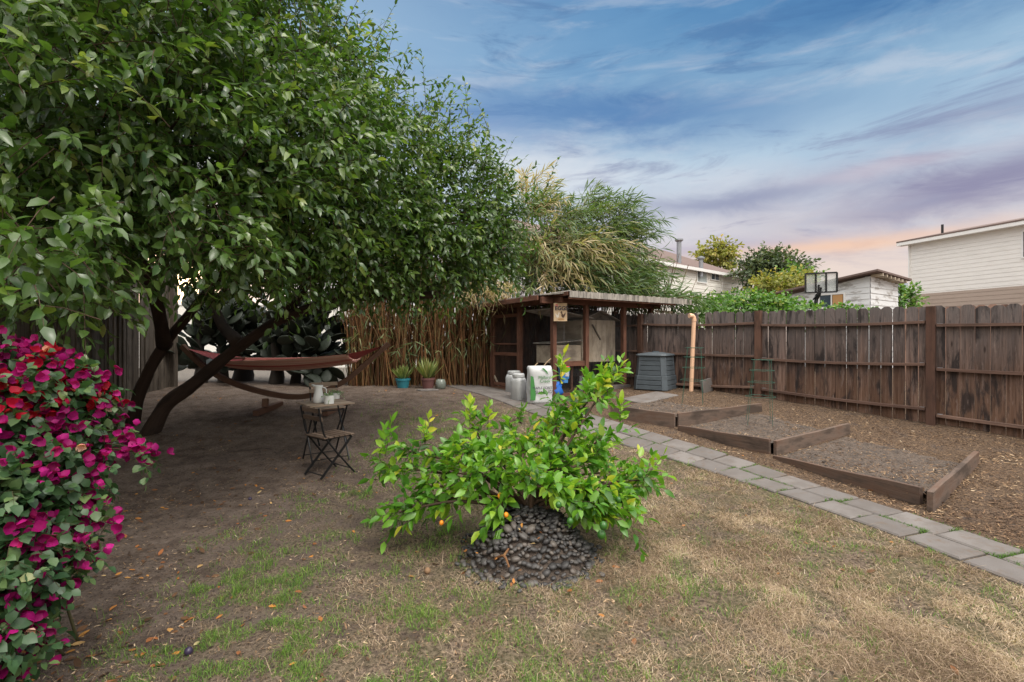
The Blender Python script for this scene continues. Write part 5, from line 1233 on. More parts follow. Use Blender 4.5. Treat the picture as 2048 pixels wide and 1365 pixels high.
# ------------------------------------------------------------------ prickly pears behind the hammock
mb = MB(); nu, nv = 14, 9; vs = []
for j_ in range(nv + 1):
    ph = -PI / 2 + PI * j_ / nv
    for i in range(nu):
        a = 2 * PI * i / nu; z = math.sin(ph); wz = math.cos(ph) * (1 + .25 * z)
        vs.append(Vector((math.cos(a) * wz * .36, math.sin(a) * wz * .06, .5 + .5 * z)))
fs = [(j_ * nu + i, j_ * nu + (i + 1) % nu, (j_ + 1) * nu + (i + 1) % nu, (j_ + 1) * nu + i) for j_ in range(nv) for i in range(nu)]
mb.add(vs, fs); padm = mb.build('pad_base', M['cactus'], None, smooth=True); PADM = padm.data; bpy.data.objects.remove(padm)
def cactus(px, py, lab, npad, hgt, seed, wt):
    random.seed(seed); b = G(px, py); 
    if b.y > 13: b = Vector(((px - CX) / F * 12.0, 12.0, float(gz((px - CX) / F * 12.0, 12.0))))
    r = thing('prickly_pear', lab, 'cactus', b, 'dark prickly pear cacti behind the hammock')
    mb = MB(); mb.tube(curve([b - UP * .1, b + Vector((.03, 0, .5)), b + Vector((-.05, 0, 1.0)), b + Vector((.05, 0, hgt * .6))], 4), [wt * (1 - .055 * i) for i in range(13)], 12, .5, True, .35); mb.build('trunk', M['cactustrunk'], r, smooth=True)
    ends = [(b + UP * z, Vector((random.uniform(-1, 1), random.uniform(-.5, .5), random.uniform(-.1, .8)))) for z in np.linspace(.35, hgt * .6, 12)]
    cnt = 0
    while cnt < npad and ends:
        p, d = ends.pop(random.randrange(min(len(ends), 9))); d = d.normalized(); s_ = random.uniform(.34, .52)
        o = bpy.data.objects.new('pad', PADM); COL.objects.link(o); o.parent = r
        q = d.to_track_quat('Z', 'Y').to_matrix() @ Matrix.Rotation(random.uniform(-1.2, 1.2), 3, 'Z')
        o.matrix_local = Matrix.Translation(p - b) @ q.to_4x4() @ Matrix.Scale(s_, 4); cnt += 1
        e = p + d * s_ * .93
        for _ in range(random.choice((1, 2, 2, 3))):
            nd = (d + Vector((random.uniform(-1.1, 1.1), random.uniform(-.5, .5), random.uniform(-.5, .8)))).normalized()
            if e.z < b.z + hgt + .2 and e.z > b.z + .1 and (e - b).xy.length < 1.3: ends.append((e - d * .02, nd))
cactus(485, 762, 'thick-trunked prickly pear behind the left part of the hammock', 100, 2.2, 4, .25)
cactus(552, 757, 'thinner-trunked prickly pear behind the middle of the hammock', 100, 2.2, 8, .17)
cactus(625, 758, 'prickly pear with low sprawling pads at the edge of the reeds', 100, 2.2, 15, .13)
cactus(445, 752, 'prickly pear set back in the middle of the row, between the thick trunks', 80, 2.3, 31, .12)
cactus(590, 752, 'prickly pear set back on the right of the row, near the sprawling one', 80, 2.3, 37, .12)
cactus(400, 760, 'prickly pear behind the slanting plum trunks, next to the slab fence', 100, 2.3, 23, .16)
random.seed(77)
# pale house wall far behind, seen through the cacti
hw = thing('garden_wall', 'bright pale wall glimpsed between the cacti behind the hammock', 'wall', (-9, 19, .5))
mb = MB(); mb.beam((-16, 19, 1.7), (-3.6, 19.5, 1.7), .2, 2.5); mb.build('wall_face', M['siding_far'], hw)
mb = MB(); mb.beam((-16, 19, 2.99), (-3.6, 19.5, 2.99), .28, .07); mb.build('coping', M['whitepaint'], hw)

# ------------------------------------------------------------------ reed thicket
reed = thing('reed_thicket', 'tall thicket of brown reed canes and feathery leaves behind and over the coop', 'reeds', G(840, 768), None, 'stuff')
mb = MB(); random.seed(5)
for i in range(1250):
    px = random.uniform(695, 985) if i < 950 else random.uniform(985, 1330)
    d = random.uniform(11.2, 12.6) if px < 985 else random.uniform(12.2, 13.2); x = (px - CX) / F * d; g = float(gz(x, d)); h_ = random.uniform(1.6, 3.2) if i % 3 else random.uniform(2.6, 3.6)
    dx = random.gauss(0, .34) ; dy = random.uniform(-.5, .15); p0 = Vector((x, d, g - .05)); p1 = p0 + Vector((dx * .4, dy * .3, h_ * .5)); p2 = p0 + Vector((dx + .1, dy, h_))
    r = random.uniform(.007, .017); mb.tube([p0, p1, p2], [r, r * .9, r * .6], 5, random.random() * (1 if d < 11.7 else .25), False)  # rear canes darker: shade deep in the thicket put into the tint
mb.build('canes', M['cane'], reed)
lf = Leafage()
def reedmass(blobs, n_per, tlo, thi, lean, L=(.5, 1.1), k=15, ln=.34, wd=.036):
    for (px, py, d, rx, ry, rz) in blobs:
        n = int(n_per * (rx * rz + rx * ry + ry * rz)); u = rv(n * 2); u = u[u[:, 1] < .35][:n]; n = len(u); c_ = np.array(W(px, py, d))
        b = c_ + u * np.array([rx, ry, rz]) * RNG.uniform(.5, .95, n)[:, None]
        lf.addtw(twigs(b, nrm(u * .5 + np.array(lean) + RNG.normal(size=(n, 3)) * .28), RNG.uniform(*L, n), k, ln, wd, droop=.25, spread=.55, curl=.35, up=.7, jit=.2, fold=.8), k, .006, tlo, thi, .75)
reedmass([(1080, 480, 11.8, .9, .8, 1.1), (1130, 530, 11.6, 1.2, .8, .8), (1170, 470, 12.2, .9, .9, .8), (1180, 550, 12, 1.3, .8, .55), (1160, 585, 11.4, 1.5, .5, .25)], 50, .05, .72, (.9, -.1, .45))
reedmass([(1110, 520, 11.0, .7, .5, .5), (1060, 450, 11.6, .5, .5, .7), (1160, 500, 11.4, .6, .5, .4)], 44, .55, 1.0, (.7, -.3, .0))
reedmass([(1210, 480, 12.4, .5, .5, .35), (1250, 555, 12.0, .6, .6, .28), (1260, 595, 11.4, .9, .5, .14), (1330, 600, 11.4, .45, .5, .12)], 62, .0, .6, (1.2, -.1, .12), (.5, 1.0))
reedmass([(1170, 420, 12.3, .4, .4, .25), (1230, 440, 12.3, .4, .4, .25), (1265, 480, 12.3, .25, .4, .2)], 50, .0, .6, (1.0, 0, .75), (.6, 1.1))
reedmass([(1030, 560, 12, .5, .4, .4), (1070, 585, 12, .6, .4, .3)], 60, .1, .8, (.5, -.2, .5))
reedmass([(1055, 400, 12, .25, .4, .4)], 60, .7, 1.0, (.4, 0, 1.0), (.6, 1.1))
# drooping leaves among the canes
n = 170; px = RNG.uniform(690, 990, n); d = RNG.uniform(10.9, 11.6, n); z = RNG.uniform(.9, 2.9, n)
b = np.stack([(px - CX) / F * d, d, z + .3], 1); lf.addtw(twigs(b, RNG.normal(size=(n, 3)) * .4 + np.array([0, -.3, .2]), RNG.uniform(.2, .5, n), 5, .28, .022, droop=.6, spread=.6, curl=.6), 5, .003, 0, .8)
n = 60; px = RNG.uniform(930, 1010, n); d = RNG.uniform(10.3, 11, n); b = np.stack([(px - CX) / F * d, d, H + (CY - RNG.uniform(560, 590, n)) / F * d], 1)
lf.addtw(twigs(b, np.array([.3, -.4, .1]) + RNG.normal(size=(n, 3)) * .4, RNG.uniform(.2, .5, n), 10, .26, .02, droop=.5, curl=.7), 10, .003, .8, 1)
lf.build('reed_leaves', M['reedleaf'], reed, 'reed_stems', M['cane'])

# ------------------------------------------------------------------ vines over the fence
vn = thing('climbing_vine', 'bright green broad-leaved vine mounding over the fence between reeds and white shed', 'vine', W(1500, 640, 12.5) * 1)
lf = Leafage()
for (px, py, d, rx, ry, rz, nn) in [(1450, 620, 12.5, .7, .6, .25, 150), (1500, 612, 12.8, .7, .6, .28, 180), (1550, 618, 12.8, .5, .5, .25, 130), (1400, 622, 12, .5, .5, .25, 100), (1620, 628, 12, .9, .5, .14, 130), (1690, 632, 11.6, .6, .3, .10, 50), (1440, 650, 11.6, .15, .2, .3, 16)]:
    u = rv(nn * 2); u = u[u[:, 1] < .5][:nn]; c_ = np.array(W(px, py, d)); b = c_ + u * np.array([rx, ry, rz]) * RNG.uniform(.4, 1, len(u))[:, None]
    lf.addtw(twigs(b, nrm(u + np.array([0, -.2, .4])), RNG.uniform(.15, .4, len(u)), 7, .11, .085, droop=.3, up=.8, fold=.5), 7, .004)
lf.build('foliage', M['vine'], vn, 'stems', M['stem'])

# ------------------------------------------------------------------ buildings beyond the fence
def box_wall(name, p0, p1, z0, z1, th, m_, parent):
    mb = MB(); a = Vector((p0.x, p0.y, (z0 + z1) / 2)); b = Vector((p1.x, p1.y, (z0 + z1) / 2)); mb.beam(a, b, th, z1 - z0); return mb.build(name, m_, parent)
def window(parent, c_, xv, nv, w_, h_, glass='glass', bars=1, mid=0):
    fr = MB(); t_ = .05
    fr.beam(c_ - xv * (w_ / 2 + t_) + UP * (h_ / 2 + t_ / 2) + nv * .02, c_ + xv * (w_ / 2 + t_) + UP * (h_ / 2 + t_ / 2) + nv * .02, .05, t_); fr.beam(c_ - xv * (w_ / 2 + t_) - UP * (h_ / 2 + t_ / 2) + nv * .02, c_ + xv * (w_ / 2 + t_) - UP * (h_ / 2 + t_ / 2) + nv * .02, .07, t_)
    for s_ in (-1, 1): fr.beam(c_ + xv * s_ * (w_ / 2 + t_ / 2) - UP * h_ / 2 + nv * .02, c_ + xv * s_ * (w_ / 2 + t_ / 2) + UP * h_ / 2 + nv * .02, .05, t_, up=nv)
    if mid: fr.beam(c_ - UP * h_ / 2 + nv * .025, c_ + UP * h_ / 2 + nv * .025, .03, .04, up=nv)
    f = fr.build('window', M['whitepaint'], parent)
    g = MB(); g.beam(c_ - xv * w_ / 2 + nv * .012, c_ + xv * w_ / 2 + nv * .012, .02, h_); g.build('pane', M[glass], f); return f
def lap_wall(name, p0, p1, z0, z1, nv, pitch, out, m_, parent, ztop0=None, ztop1=None):
    mb = MB(); vs = []; us = []; a = Vector((p0.x, p0.y, 0)); b = Vector((p1.x, p1.y, 0)); n = int((z1 - z0) / pitch)
    for i in range(n):
        z = z0 + i * pitch
        for (zz, o_) in ((z, 0), (z, out), (z + pitch, .002)):
            for p, zt in ((a, ztop0), (b, ztop1)):
                q = zz if zt is None else min(zz, zt)
                vs.append(p + nv * o_ + UP * q); us.append(Vector((0 if p is a else 10, q, 0)))
    fs = []
    for i in range(n):
        k = i * 6; fs += [(k, k + 1, k + 3, k + 2), (k + 2, k + 3, k + 5, k + 4)]
    mb.add(vs, fs, us, .5); return mb.build(name, m_, parent)
# large white house at the right
dH = Vector((.318, -.948, 0)); nH = Vector((-.948, -.318, 0)); K = Vector(((1820 - CX) / F * 22, 22, 0))
big = thing('white_house', 'large white two-tone sided house at the right edge beyond the fence', 'house', (K.x, K.y, .5))
E2 = K + dH * 12
box_wall('wall', K + nH * -.1, E2 + nH * -.1, 0, 5.95, .2, M['siding'], big)
lap_wall('siding', K + nH * .004, E2 + nH * .004, .3, 5.9, nH, .17, .013, M['siding'], big)
mbk = K - nH * 8 
box_wall('wall', K - nH * .21, mbk, 0, 5.95, .2, M['siding'], big)
mb = MB(); mb.beam(K + nH * .02 + UP * 0, K + nH * .02 + UP * 5.9, .14, .05, up=dH); mb.build('corner_board', M['whitepaint'], big)
mb = MB(); z = 5.98; o0 = K - dH * .35; mb.beam(o0 + nH * .33 + UP * z, E2 + nH * .33 + UP * z, .04, .18); mb.build('gutter', M['whitepaint'], big)
mb = MB(); mb.beam(o0 + nH * .15 + UP * (z - .07), E2 + nH * .15 + UP * (z - .07), .32, .03); mb.build('soffit', M['whitepaint'], big)
mb = MB(); vs = [o0 + nH * .36 + UP * (z + .11), E2 + nH * .36 + UP * (z + .11), E2 - nH * 4 + UP * (z + 1.0), o0 - nH * 4 + UP * (z + 1.0)]; vs += [q - UP * .06 for q in vs]
mb.add(vs, [(0, 1, 2, 3), (7, 6, 5, 4), (0, 4, 5, 1), (1, 5, 6, 2), (2, 6, 7, 3), (3, 7, 4, 0)]); rf = mb.build('roof', M['shingle'], big)
mb = MB(); mb.tube([o0 + dH * 1.1 - nH * .9 + UP * (z + .15), o0 + dH * 1.1 - nH * .9 + UP * (z + .75)], .05, 8); mb.build('vent_pipe', M['blackmetal'], big)
kk = (2044 - CX) / F; t_w = (kk * K.y - K.x) / (dH.x - kk * dH.y); wc = K + dH * (t_w + .5) + UP * (H + (CY - 490) / F * (K + dH * t_w).y)
window(big, wc, dH, nH, .9, .95)
# peeling white shed
Cs = Vector(((1740 - CX) / F * 13.2, 13.2, 0)); shd = thing('white_shed', 'peeling white board shed with a slanted roof beyond the middle of the fence', 'shed', (Cs.x, Cs.y, .5))
def along(C_, D_, px): k = (px - CX) / F; return (k * C_.y - C_.x) / (D_.x - k * D_.y)
sl = along(Cs, U, 1580); sr = along(Cs, V, 1795)
EL = Cs + U * sl; ER = Cs + V * sr
zc = H + (CY - 553) / F * Cs.y; ze = H + (CY - 590) / F * EL.y; zr = H + (CY - 569) / F * ER.y
def quadwall(name, p0, p1, z0a, z0b, za, zb, th, m_, par, nv):
    mb = MB(); a = Vector((p0.x, p0.y, 0)); b = Vector((p1.x, p1.y, 0)); vs = [a + UP * z0a, b + UP * z0b, b + UP * zb, a + UP * za]; vs += [q - nv * th for q in vs]
    mb.add(vs, [(0, 1, 2, 3), (7, 6, 5, 4), (0, 4, 5, 1), (1, 5, 6, 2), (2, 6, 7, 3), (3, 7, 4, 0)]); return mb.build(name, m_, par)
quadwall('wall', Cs, EL, 0, 0, zc, ze, .12, M['siding_shed'], shd, -V); quadwall('wall', Cs + V * .002 - U * .003, ER, 0, 0, zc, zr, .12, M['siding_shed'], shd, -U)
lap_wall('siding', Cs - V * .004, EL - V * .004, .3, zc + .2, -V, .16, .018, M['siding_shed'], shd, zc, ze); lap_wall('siding', Cs - U * .006, ER - U * .006, .3, zc + .2, -U, .16, .018, M['siding_shed'], shd, zc, zr)
mb = MB(); ov_ = .28; aR = Cs - U * .12 - V * .12; 
slope = (ze - zc) / sl
vs = [Cs - U * ov_ - V * ov_ + UP * (zc + .05 - slope * ov_), EL + U * .3 - V * ov_ + UP * (ze + .05), EL + U * .3 + V * (sr) + UP * (ze + .05 + (zr - zc)), Cs - U * ov_ + V * (sr + .2) + UP * (zr + .05 - slope * ov_)]; vs += [q + UP * .05 for q in vs]
mb.add(vs, [(3, 2, 1, 0), (4, 5, 6, 7), (0, 1, 5, 4), (1, 2, 6, 5), (2, 3, 7, 6), (3, 0, 4, 7)]); mb.build('roof', M['shingle'], shd)
for i in range(7): t_ = sr * (i + .3) / 7; mb = MB(); zz = zc + (zr - zc) * t_ / sr + .0; p = Cs + V * t_; mb.beam(p - U * ov_ + UP * (zz + .02), p + U * .0 + UP * (zz + .02), .05, .07); mb.build('rafter_end', M['ply'], shd)
wt_ = along(Cs, U, 1664); window(shd, Cs + U * wt_ + UP * (H + (CY - 602) / F * (Cs + U * wt_).y), U, -V, .62, .34, 'glass', mid=1)
cw = Cs + U * (wt_ - .17) + UP * (H + (CY - 602) / F * (Cs + U * wt_).y) - V * .03; mb = MB(); mb.beam(cw - U * .12, cw + U * .14, .01, .32); mb.build('curtain', M['curtain'], shd)
# basketball hoop
bbd = 12.4; hp = W(1632, 612, bbd); hoop = thing('basketball_hoop', 'old clear basketball backboard in a black frame on a pole before the white shed', 'basketball hoop', (hp.x, hp.y, .5))
mb = MB(); mb.tube([Vector((hp.x, hp.y, .4)), W(1632, 605, bbd), W(1634, 590, bbd)], .045, 10); mb.build('pole', M['blackmetal'], hoop)
x0, x1 = W(1611, 566, bbd), W(1674, 566, bbd - .25); zt = W(1611, 548, bbd).z; zb_ = W(1611, 586, bbd).z; bx2 = (x1 - x0).normalized()
mb = MB()
for z in (zt, zb_): mb.beam(Vector((x0.x, x0.y, z)), Vector((x1.x, x1.y, z)), .03, .035)
for t in (0, .33, .66, 1): p = x0.lerp(x1, t); mb.beam(Vector((p.x, p.y, zb_)), Vector((p.x, p.y, zt)), .03, .035, up=Vector((0, 1, 0)))
mb.build('backboard_frame', M['blackmetal'], hoop)
mb = MB(); mb.beam(Vector((x0.x, x0.y + .02, (zt + zb_) / 2)), Vector((x1.x, x1.y + .02, (zt + zb_) / 2)), .012, zt - zb_ - .02); mb.build('backboard', M['clear'], hoop)
mb = MB(); mb.tube([W(1632, 603, bbd), W(1640, 590, bbd - .1), W(1642, 575, bbd - .12)], .025, 6); mb.tube([W(1626, 600, bbd), W(1636, 590, bbd - .1), W(1638, 570, bbd - .12)], .02, 6); mb.tube([W(1632, 590, bbd), W(1650, 578, bbd - .1)], .02, 6); mb.build('bracket_arms', M['blackmetal'], hoop)
# brown roofed house
Ea = Vector((6.2, 21.0, 0)); Eb = Vector((14.0, 27.4, 0)); dv = (Eb - Ea).normalized(); nb2 = Vector((dv.y, -dv.x, 0))
hs2 = thing('brown_roof_house', 'cream house with a brown hipped roof and two vent flues behind the reeds', 'house', (Ea.x, Ea.y, .5))
zE = 5.0
box_wall('wall', Ea - nb2 * .3 - dv * 3, Eb - nb2 * .3 - dv * .5, 0, zE, .2, M['siding_far'], hs2)
lap_wall('siding', Ea - nb2 * .19 - dv * 3, Eb - nb2 * .19 - dv * .5, .3, zE - .1, nb2, .2, .02, M['siding_far'], hs2)
e1 = Eb - nb2 * .3 - dv * .5; box_wall('wall', e1 - nb2 * .12, e1 - nb2 * 7, 0, zE, .2, M['siding_far'], hs2)
mb = MB(); r0 = Ea - dv * 6 + UP * zE; r1 = Eb + UP * zE; r2 = Eb - nb2 * 7.5 + UP * zE; r3 = Ea - dv * 6 - nb2 * 7.5 + UP * zE; t0 = Ea - dv * 6 - nb2 * 3.7 + UP * (zE + 1.75); t1 = Eb - dv * 3.7 - nb2 * 3.7 + UP * (zE + 1.75)
mb.add([r0, r1, r2, r3, t0, t1], [(0, 1, 5, 4), (1, 2, 5), (2, 3, 4, 5), (3, 0, 4), (3, 2, 1, 0)]); mb.build('roof', M['shingle'], hs2)
mb = MB(); mb.beam(Ea - dv * 6 + nb2 * .06 + UP * (zE - .04), Eb + nb2 * .06 + UP * (zE - .04), .1, .14); mb.build('gutter', M['whitepaint'], hs2)
for (px, py0, py1, r, lab) in ((1358, 522, 484, .11, None), (1402, 542, 520, .10, None)):
    d = 23.5; mb = MB(); a = W(px, py0, d); b = W(px, py1, d); mb.tube([a - UP * .3, b], r, 10); mb.lathe(b, [(r * 1.1, 0), (r * 1.8, .05), (r * 1.8, .12), (.01, .18)], 12); mb.build('vent_flue', M['galv'], hs2)
for (px, w_, h_, gl, mid) in ((1410, .85, .55, 'paleglass', 0), (1436, .75, .32, 'glass', 1)):
    q = (px - CX) / F; O = Ea; t_ = (q * O.y - O.x) / (dv.x - q * dv.y); p = Ea + dv * t_ - nb2 * .18 + UP * (H + (CY - 553) / F * (Ea + dv * t_).y); window(hs2, p, dv, nb2, w_, h_, gl, mid=mid)
k1 = (1450 - CX) / F; t_ = (k1 * Ea.y - Ea.x) / (dv.x - k1 * dv.y); pp = Ea + dv * t_ - nb2 * .17
mb = MB(); mb.beam(pp + UP * .3, pp + UP * (zE - .1), .08, .05, up=dv); mb.build('downspout', M['whitepaint'], hs2)
# little gabled house far away
gc = W(1800, 570, 40); lg = thing('gabled_house', 'tiny grey gabled house in the gap between the shed and the big white house', 'house', (gc.x, gc.y, .5))
mb = MB(); mb.box((gc.x, gc.y, 2.6), (3.0, 3, 4.6)); mb.build('wall', M['siding_far'], lg)
mb = MB(); zt2 = 5.0; g_ = [(-1.9, zt2 - .3), (0, zt2 + 1.25), (1.9, zt2 - .3)]
vs = [Vector((gc.x + a, gc.y + s_, z)) for s_ in (-1.8, 1.8) for a, z in g_]; mb.add(vs, [(0, 1, 4, 3), (1, 2, 5, 4), (0, 2, 1), (3, 4, 5), (0, 3, 5, 2)]); mb.build('roof', M['galv'], lg)

# ------------------------------------------------------------------ background trees
def bgtree(px, pyb, d, blobs, m_, lab, group=None, nper=90, ln=.22, wd=.13, trunk=True, ragged=.4, name='tree', cat='tree'):
    b = W(px, pyb, d); b.z = .3; t_ = thing(name, lab, cat, b, group); lf = Leafage(); mb = MB()
    for (bx, by, rx, rz) in blobs:
        c_ = np.array(W(bx, by, d)); R = np.array([rx, rx * .8, rz]) * d / F; n = int(nper * (rx * rz) / 900) + 12
        u = rv(n); p = c_ + u * R * RNG.uniform(.45, 1.0, n)[:, None]
        lf.addtw(twigs(p, nrm(u + np.array([0, 0, ragged])), RNG.uniform(.3, .9, n) * d / 22, 8, ln * d / 22, wd * d / 22, droop=.15, spread=.9), 8, .012 * d / 22)
        if trunk: limb(mb, [b, Vector((b.x, b.y, (b.z + c_[2]) / 2)), Vector(c_)], .14, .03, 5, 7, .1)
    lf.build('crown', M[m_], t_, 'twigs', M['twig'])
    if trunk: mb.build('trunk', M['bark'], t_, smooth=True)
bgtree(1550, 600, 24, [(1545, 540, 38, 26), (1510, 545, 26, 16), (1585, 548, 30, 18), (1550, 575, 40, 20), (1530, 520, 14, 8), (1560, 522, 16, 12)], 'far_dark', 'dark loose-crowned tree between the brown roof and the white shed', nper=130)
bgtree(1442, 560, 34, [(1440, 512, 20, 14), (1455, 525, 12, 10), (1438, 500, 8, 6)], 'far_yellow', 'taller yellow-brown tree rising over the brown roof', nper=170)
bgtree(1408, 560, 34, [(1408, 514, 12, 8)], 'far_yellow', 'small yellow treetop just left of the taller yellow tree over the brown roof', nper=200)
bgtree(1570, 620, 17, [(1565, 575, 40, 13), (1600, 570, 22, 12), (1535, 580, 26, 12)], 'far_yellow', 'low yellow-green shrub in front of the dark tree, left of the shed', nper=170, trunk=False, name='shrub', cat='shrub')
bgtree(1600, 600, 19, [(1603, 556, 12, 10), (1590, 560, 12, 10)], 'vine', 'rounded mid-green shrub behind the backboard', nper=200, trunk=False, name='shrub', cat='shrub')
bgtree(1808, 640, 18, [(1808, 600, 14, 15)], 'vine', 'green bush filling the gap between the shed and the big white house', nper=260, trunk=False, name='shrub', cat='shrub')

# ------------------------------------------------------------------ ground cover: blades, chips, fallen leaves
def blades(x, y, h_, w_, lean, tint, mat_, name, lab, cat):
    n = len(x); z = gzb(x, y) - .004; a = RNG.uniform(0, 2 * PI, n); la = RNG.uniform(0, 2 * PI, n)
    s_ = np.stack([np.cos(a), np.sin(a), np.zeros(n)], 1) * (w_ / 2)[:, None]; l = np.stack([np.cos(la), np.sin(la), np.zeros(n)], 1)
    b = np.stack([x, y, z], 1); up = np.array([0, 0, 1.0])
    m_ = b + up * (h_ * .55)[:, None] + l * (lean * h_ * .35)[:, None]; t_ = b + up * (h_ * np.clip(1 - lean * .45, .15, 1))[:, None] + l * (lean * h_)[:, None]
    v = np.stack([b - s_, b + s_, m_ + s_ * .8, m_ - s_ * .8, t_], 1).reshape(-1, 3); o_ = (np.arange(n) * 5)[:, None]
    return np_mesh(name, v, [np.array([[0, 1, 2, 3]]) + o_, np.array([[3, 2, 4]]) + o_], np.repeat(tint, 5), mat_, None, False, label=lab, cat=cat, kind='stuff')
def scatter(n, x0, x1, y0, y1, w):
    # denser close to the camera
    y = y0 * (y1 / y0) ** RNG.random(n); x = RNG.uniform(x0, x1, n) * np.clip(y / 4.5, .45, 1.0) if False else RNG.uniform(-1.15, 1.15, n) * y
    k = (x > x0) & (x < x1) & (RNG.random(n) < w(x, y)); return x[k], y[k]
def offstone(x, y): return ((x - MC.x) ** 2 + (y - MC.y) ** 2 > (MR * 1.0) ** 2)
def w_green(x, y):
    lw = lawn_w(x, y); f = fbm(x, y, 1.3, 40); f2 = fbm(x, y, 8.5, 41); zonex = ss((1.4 - x) / 2.0) * .75 + .3
    c_ = ss((f2 - .45) / .10) * (.30 + .70 * ss((f - .42) / .14)); return c_ * lw * zonex * (path_side(x, y) < -path_hw(y) * 1.1 + .02) * offstone(x, y)
x, y = scatter(330000, -5, 7, 1.75, 9.2, w_green); n = len(x); tf = fbm(x, y, 8.5, 41)
blades(x, y, RNG.uniform(.018, .045, n) * (1 + 1.5 * ss((tf - .62) / .12)), RNG.uniform(.0016, .0035, n) * np.clip(y / 3, 1, 2.2), RNG.uniform(.2, 1.2, n), RNG.random(n), M['green_blade'], 'green_grass', 'patchy tufts of green grass in the lawn', 'grass')
def w_dry(x, y):
    lw = lawn_w(x, y); f = fbm(x, y, 1.6, 50); f2 = fbm(x, y, 6, 51); zonex = .14 + .86 * ss((x + 1.0) / 2.2)
    return lw * zonex * (.10 + .90 * ss((f2 - .42) / .14)) * (.30 + .70 * ss((f - .40) / .16)) * (path_side(x, y) < -path_hw(y) * 1.1 + .03) * offstone(x, y)
x, y = scatter(820000, -5, 7, 1.75, 9.2, w_dry); n = len(x)
blades(x, y, RNG.uniform(.012, .05, n), RNG.uniform(.0014, .003, n) * np.clip(y / 2.6, 1, 2.6), RNG.uniform(.7, 2.4, n), np.clip(fbm(x, y, 2.3, 52) * 1.4 - .35 + RNG.normal(size=n) * .22, 0, 1), M['dry_blade'], 'dry_grass', 'short dry straw-coloured grass covering the lawn', 'grass')
x, y = scatter(30000, -5, 7, 1.75, 8.5, w_dry); n = len(x)
blades(x, y, RNG.uniform(.04, .09, n), RNG.uniform(.0014, .0024, n) * np.clip(y / 3, 1, 2), RNG.uniform(1.8, 3.2, n), RNG.uniform(.35, .85, n), M['dry_blade'], 'loose_straw', 'loose pale straw stalks lying flat over the lawn', 'straw')
# weeds in the paver joints and on the path edge
xs, ys = [], []
for (cc, t_, n_, hw) in PJ:
    if cc.y > 8.5: continue
    for _ in range(60):
        if random.random() < .45: q = cc + t_ * random.choice((-.194, .194)) + n_ * random.uniform(-hw, hw)
        else: q = cc + t_ * random.uniform(-.19, .19) + n_ * random.choice((-hw, hw))
        if mn.noise(q * 2.5) > .10: xs += [q.x + random.gauss(0, .008) for _ in range(3)]; ys += [q.y + random.gauss(0, .008) for _ in range(3)]
x = np.array(xs); y = np.array(ys); n = len(x)
blades(x, y, RNG.uniform(.02, .045, n) + .012, RNG.uniform(.003, .006, n), RNG.uniform(.3, 1.2, n), RNG.random(n) * .5, M['green_blade'], 'joint_weeds', 'small green weeds growing in the joints of the paver path', 'weeds')
# chips and straw on the right side
def flakes(x, y, z, ln, wd, tint, mat_, name, lab, cat, tiltv=.35):
    n = len(x); d_ = np.stack([RNG.normal(size=n), RNG.normal(size=n), RNG.normal(size=n) * tiltv * .6], 1); nor = np.stack([RNG.normal(size=n) * tiltv, RNG.normal(size=n) * tiltv, np.ones(n)], 1)
    v, t3, q = leaves(np.stack([x, y, z], 1), d_, nor, ln, wd, RNG.uniform(-.2, .35, n), .6)
    return np_mesh(name, v, [t3, q], np.repeat(tint, 8), mat_, None, label=lab, cat=cat, kind='stuff')
def w_mulch(x, y): return (path_side(x, y) > path_hw(y) * 1.1) * ((x - P1.x) * nF.x + (y - P1.y) * nF.y > .0) * (.4 + .6 * ss((fbm(x, y, 3, 60) - .4) / .15))
x, y = scatter(230000, 0.5, 9, 2.0, 11.5, w_mulch); n = len(x); z = gzb(x, y) + .006
soils = [bpy.data.objects[o.name] for o in bpy.data.objects if o.name.startswith('soil')]
from mathutils.bvhtree import BVHTree
trees_ = []
for o in soils:
    org = ORIG[o.name]; trees_.append(BVHTree.FromPolygons([v.co + org for v in o.data.vertices], [tuple(p.vertices) for p in o.data.polygons]))
zz = z.copy()
for i in range(n):
    for bt in trees_:
        h_ = bt.ray_cast(Vector((x[i], y[i], 5)), Vector((0, 0, -1)))[0]
        if h_ is not None and h_.z > zz[i]: zz[i] = h_.z + .004
sz = RNG.uniform(.012, .06, n) * (RNG.random(n) ** .5)
flakes(x, y, zz, sz + .006, np.clip(sz * .22, .003, .009), np.clip(fbm(x, y, 2.5, 61) * 1.3 - .3 + RNG.normal(size=n) * .25, 0, 1), M['mulch'], 'wood_chips', 'straw and wood chip litter around the garden beds', 'mulch')
# clods of soil on the beds
mb = MB()
for _ in range(520):
    y_ = random.uniform(4.2, 9.5); x_ = random.uniform(1.5, 6.5); p = None
    for bt in trees_:
        h_ = bt.ray_cast(Vector((x_, y_, 5)), Vector((0, 0, -1)))[0]
        if h_ is not None and h_.z > float(gz(x_, y_)) + .02: p = h_
    if p is None: continue
    me = random.choice(bases); s_ = random.uniform(.008, .03) * random.random() ** .5 + .006; R = Matrix.Rotation(random.uniform(0, 6.28), 3, 'Z')
    mb.add([p + R @ (v.co * s_ * (1 + .5 * mn.noise(v.co * 3 + p * 9))) for v in me.vertices], [tuple(q.vertices) for q in me.polygons])
mb.build('soil_clods', M['soil'], None, kind='stuff', label='dark crumbly clods of soil scattered over the garden beds', cat='soil')
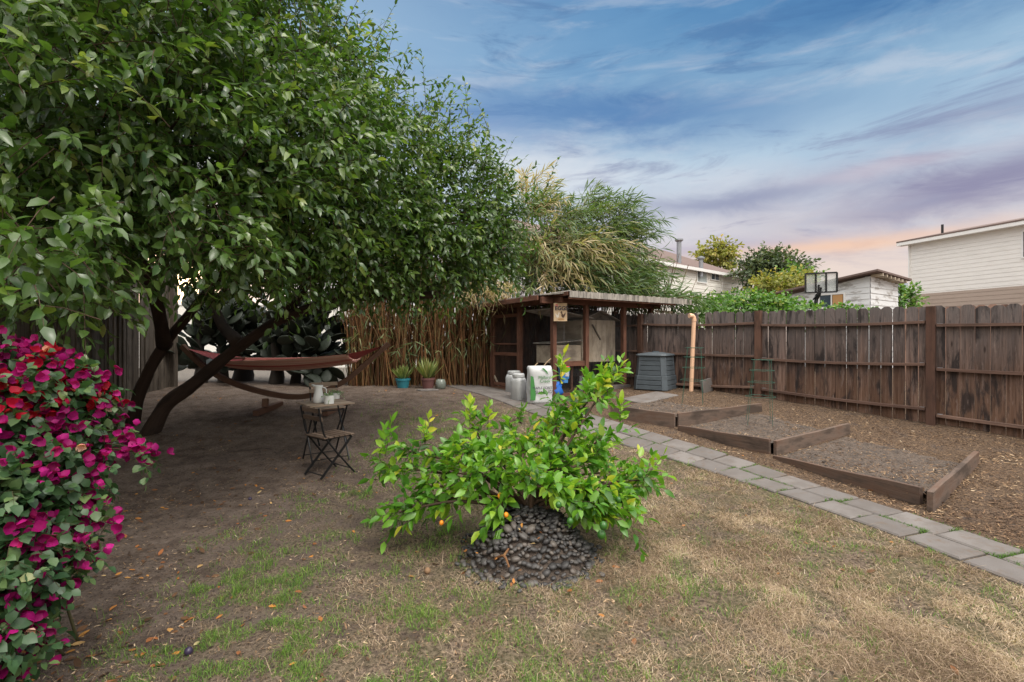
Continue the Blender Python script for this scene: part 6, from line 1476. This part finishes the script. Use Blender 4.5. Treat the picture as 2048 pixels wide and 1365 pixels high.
# litter under the tree
def w_lit(x, y): return (1 - lawn_w(x, y) * .8) * (path_side(x, y) < -.4) * (.25 + .75 * ss((fbm(x, y, 1.2, 70) - .4) / .2))
x, y = scatter(110000, -9, 4, 1.9, 11.5, w_lit); n = len(x); sz = RNG.uniform(.012, .035, n) * RNG.random(n) ** .7 + .008
flakes(x, y, gzb(x, y) + .004, sz, sz * .2, RNG.random(n) ** .9, M['mulch'], 'fine_litter', 'fine straw and twig litter on the bare dirt under the tree', 'litter')
x, y = scatter(5200, -8, 6, 2.0, 10.5, lambda x, y: (.9 - lawn_w(x, y) * .75) * (path_side(x, y) < .5) * (.15 + .85 * ss((fbm(x, y, .9, 71) - .4) / .2))); n = len(x); sz = RNG.uniform(.028, .068, n)
flakes(x, y, gzb(x, y) + .008, sz, sz * .42, RNG.random(n) ** .9, M['deadleaf'], 'fallen_leaves', 'orange and brown fallen leaves scattered over the dirt', 'fallen leaves', .3)
ang = RNG.uniform(0, 6.28, 60); rr_ = MR * RNG.uniform(.2, 1.15, 60); x = MC.x + rr_ * np.cos(ang); y = MC.y + rr_ * np.sin(ang); sz = RNG.uniform(.02, .045, 60)
flakes(x, y, MC.z + mound_h(rr_) + .03, sz, sz * .42, RNG.random(60) ** .7, M['deadleaf'], 'fallen_leaves', 'dry leaves caught among the dark stones of the mound', 'fallen leaves', .5)
def fallen(px, py, m_, nm, lab, r=.022):
    c_ = G(px, py); mb = MB(); mb.lathe(c_ + UP * r * .8, [(0.001, -r)] + [(r * math.cos(a), r * math.sin(a)) for a in np.linspace(-1.2, 1.2, 7)] + [(0.001, r)], 14); mb.build(nm, M[m_], None, smooth=True, label=lab, cat='fruit')
fallen(377, 1309, 'plumfruit', 'fallen_plum', 'dark purple plum lying on the bare dirt at the bottom left', .020)
fallen(500, 1001, 'plumfruit', 'fallen_plum', 'small dark plum on the dirt below the front chair', .018)
fallen(855, 1147, 'slatball', 'fallen_fruit', 'dried tan fruit on the grass left of the stone mound', .022)
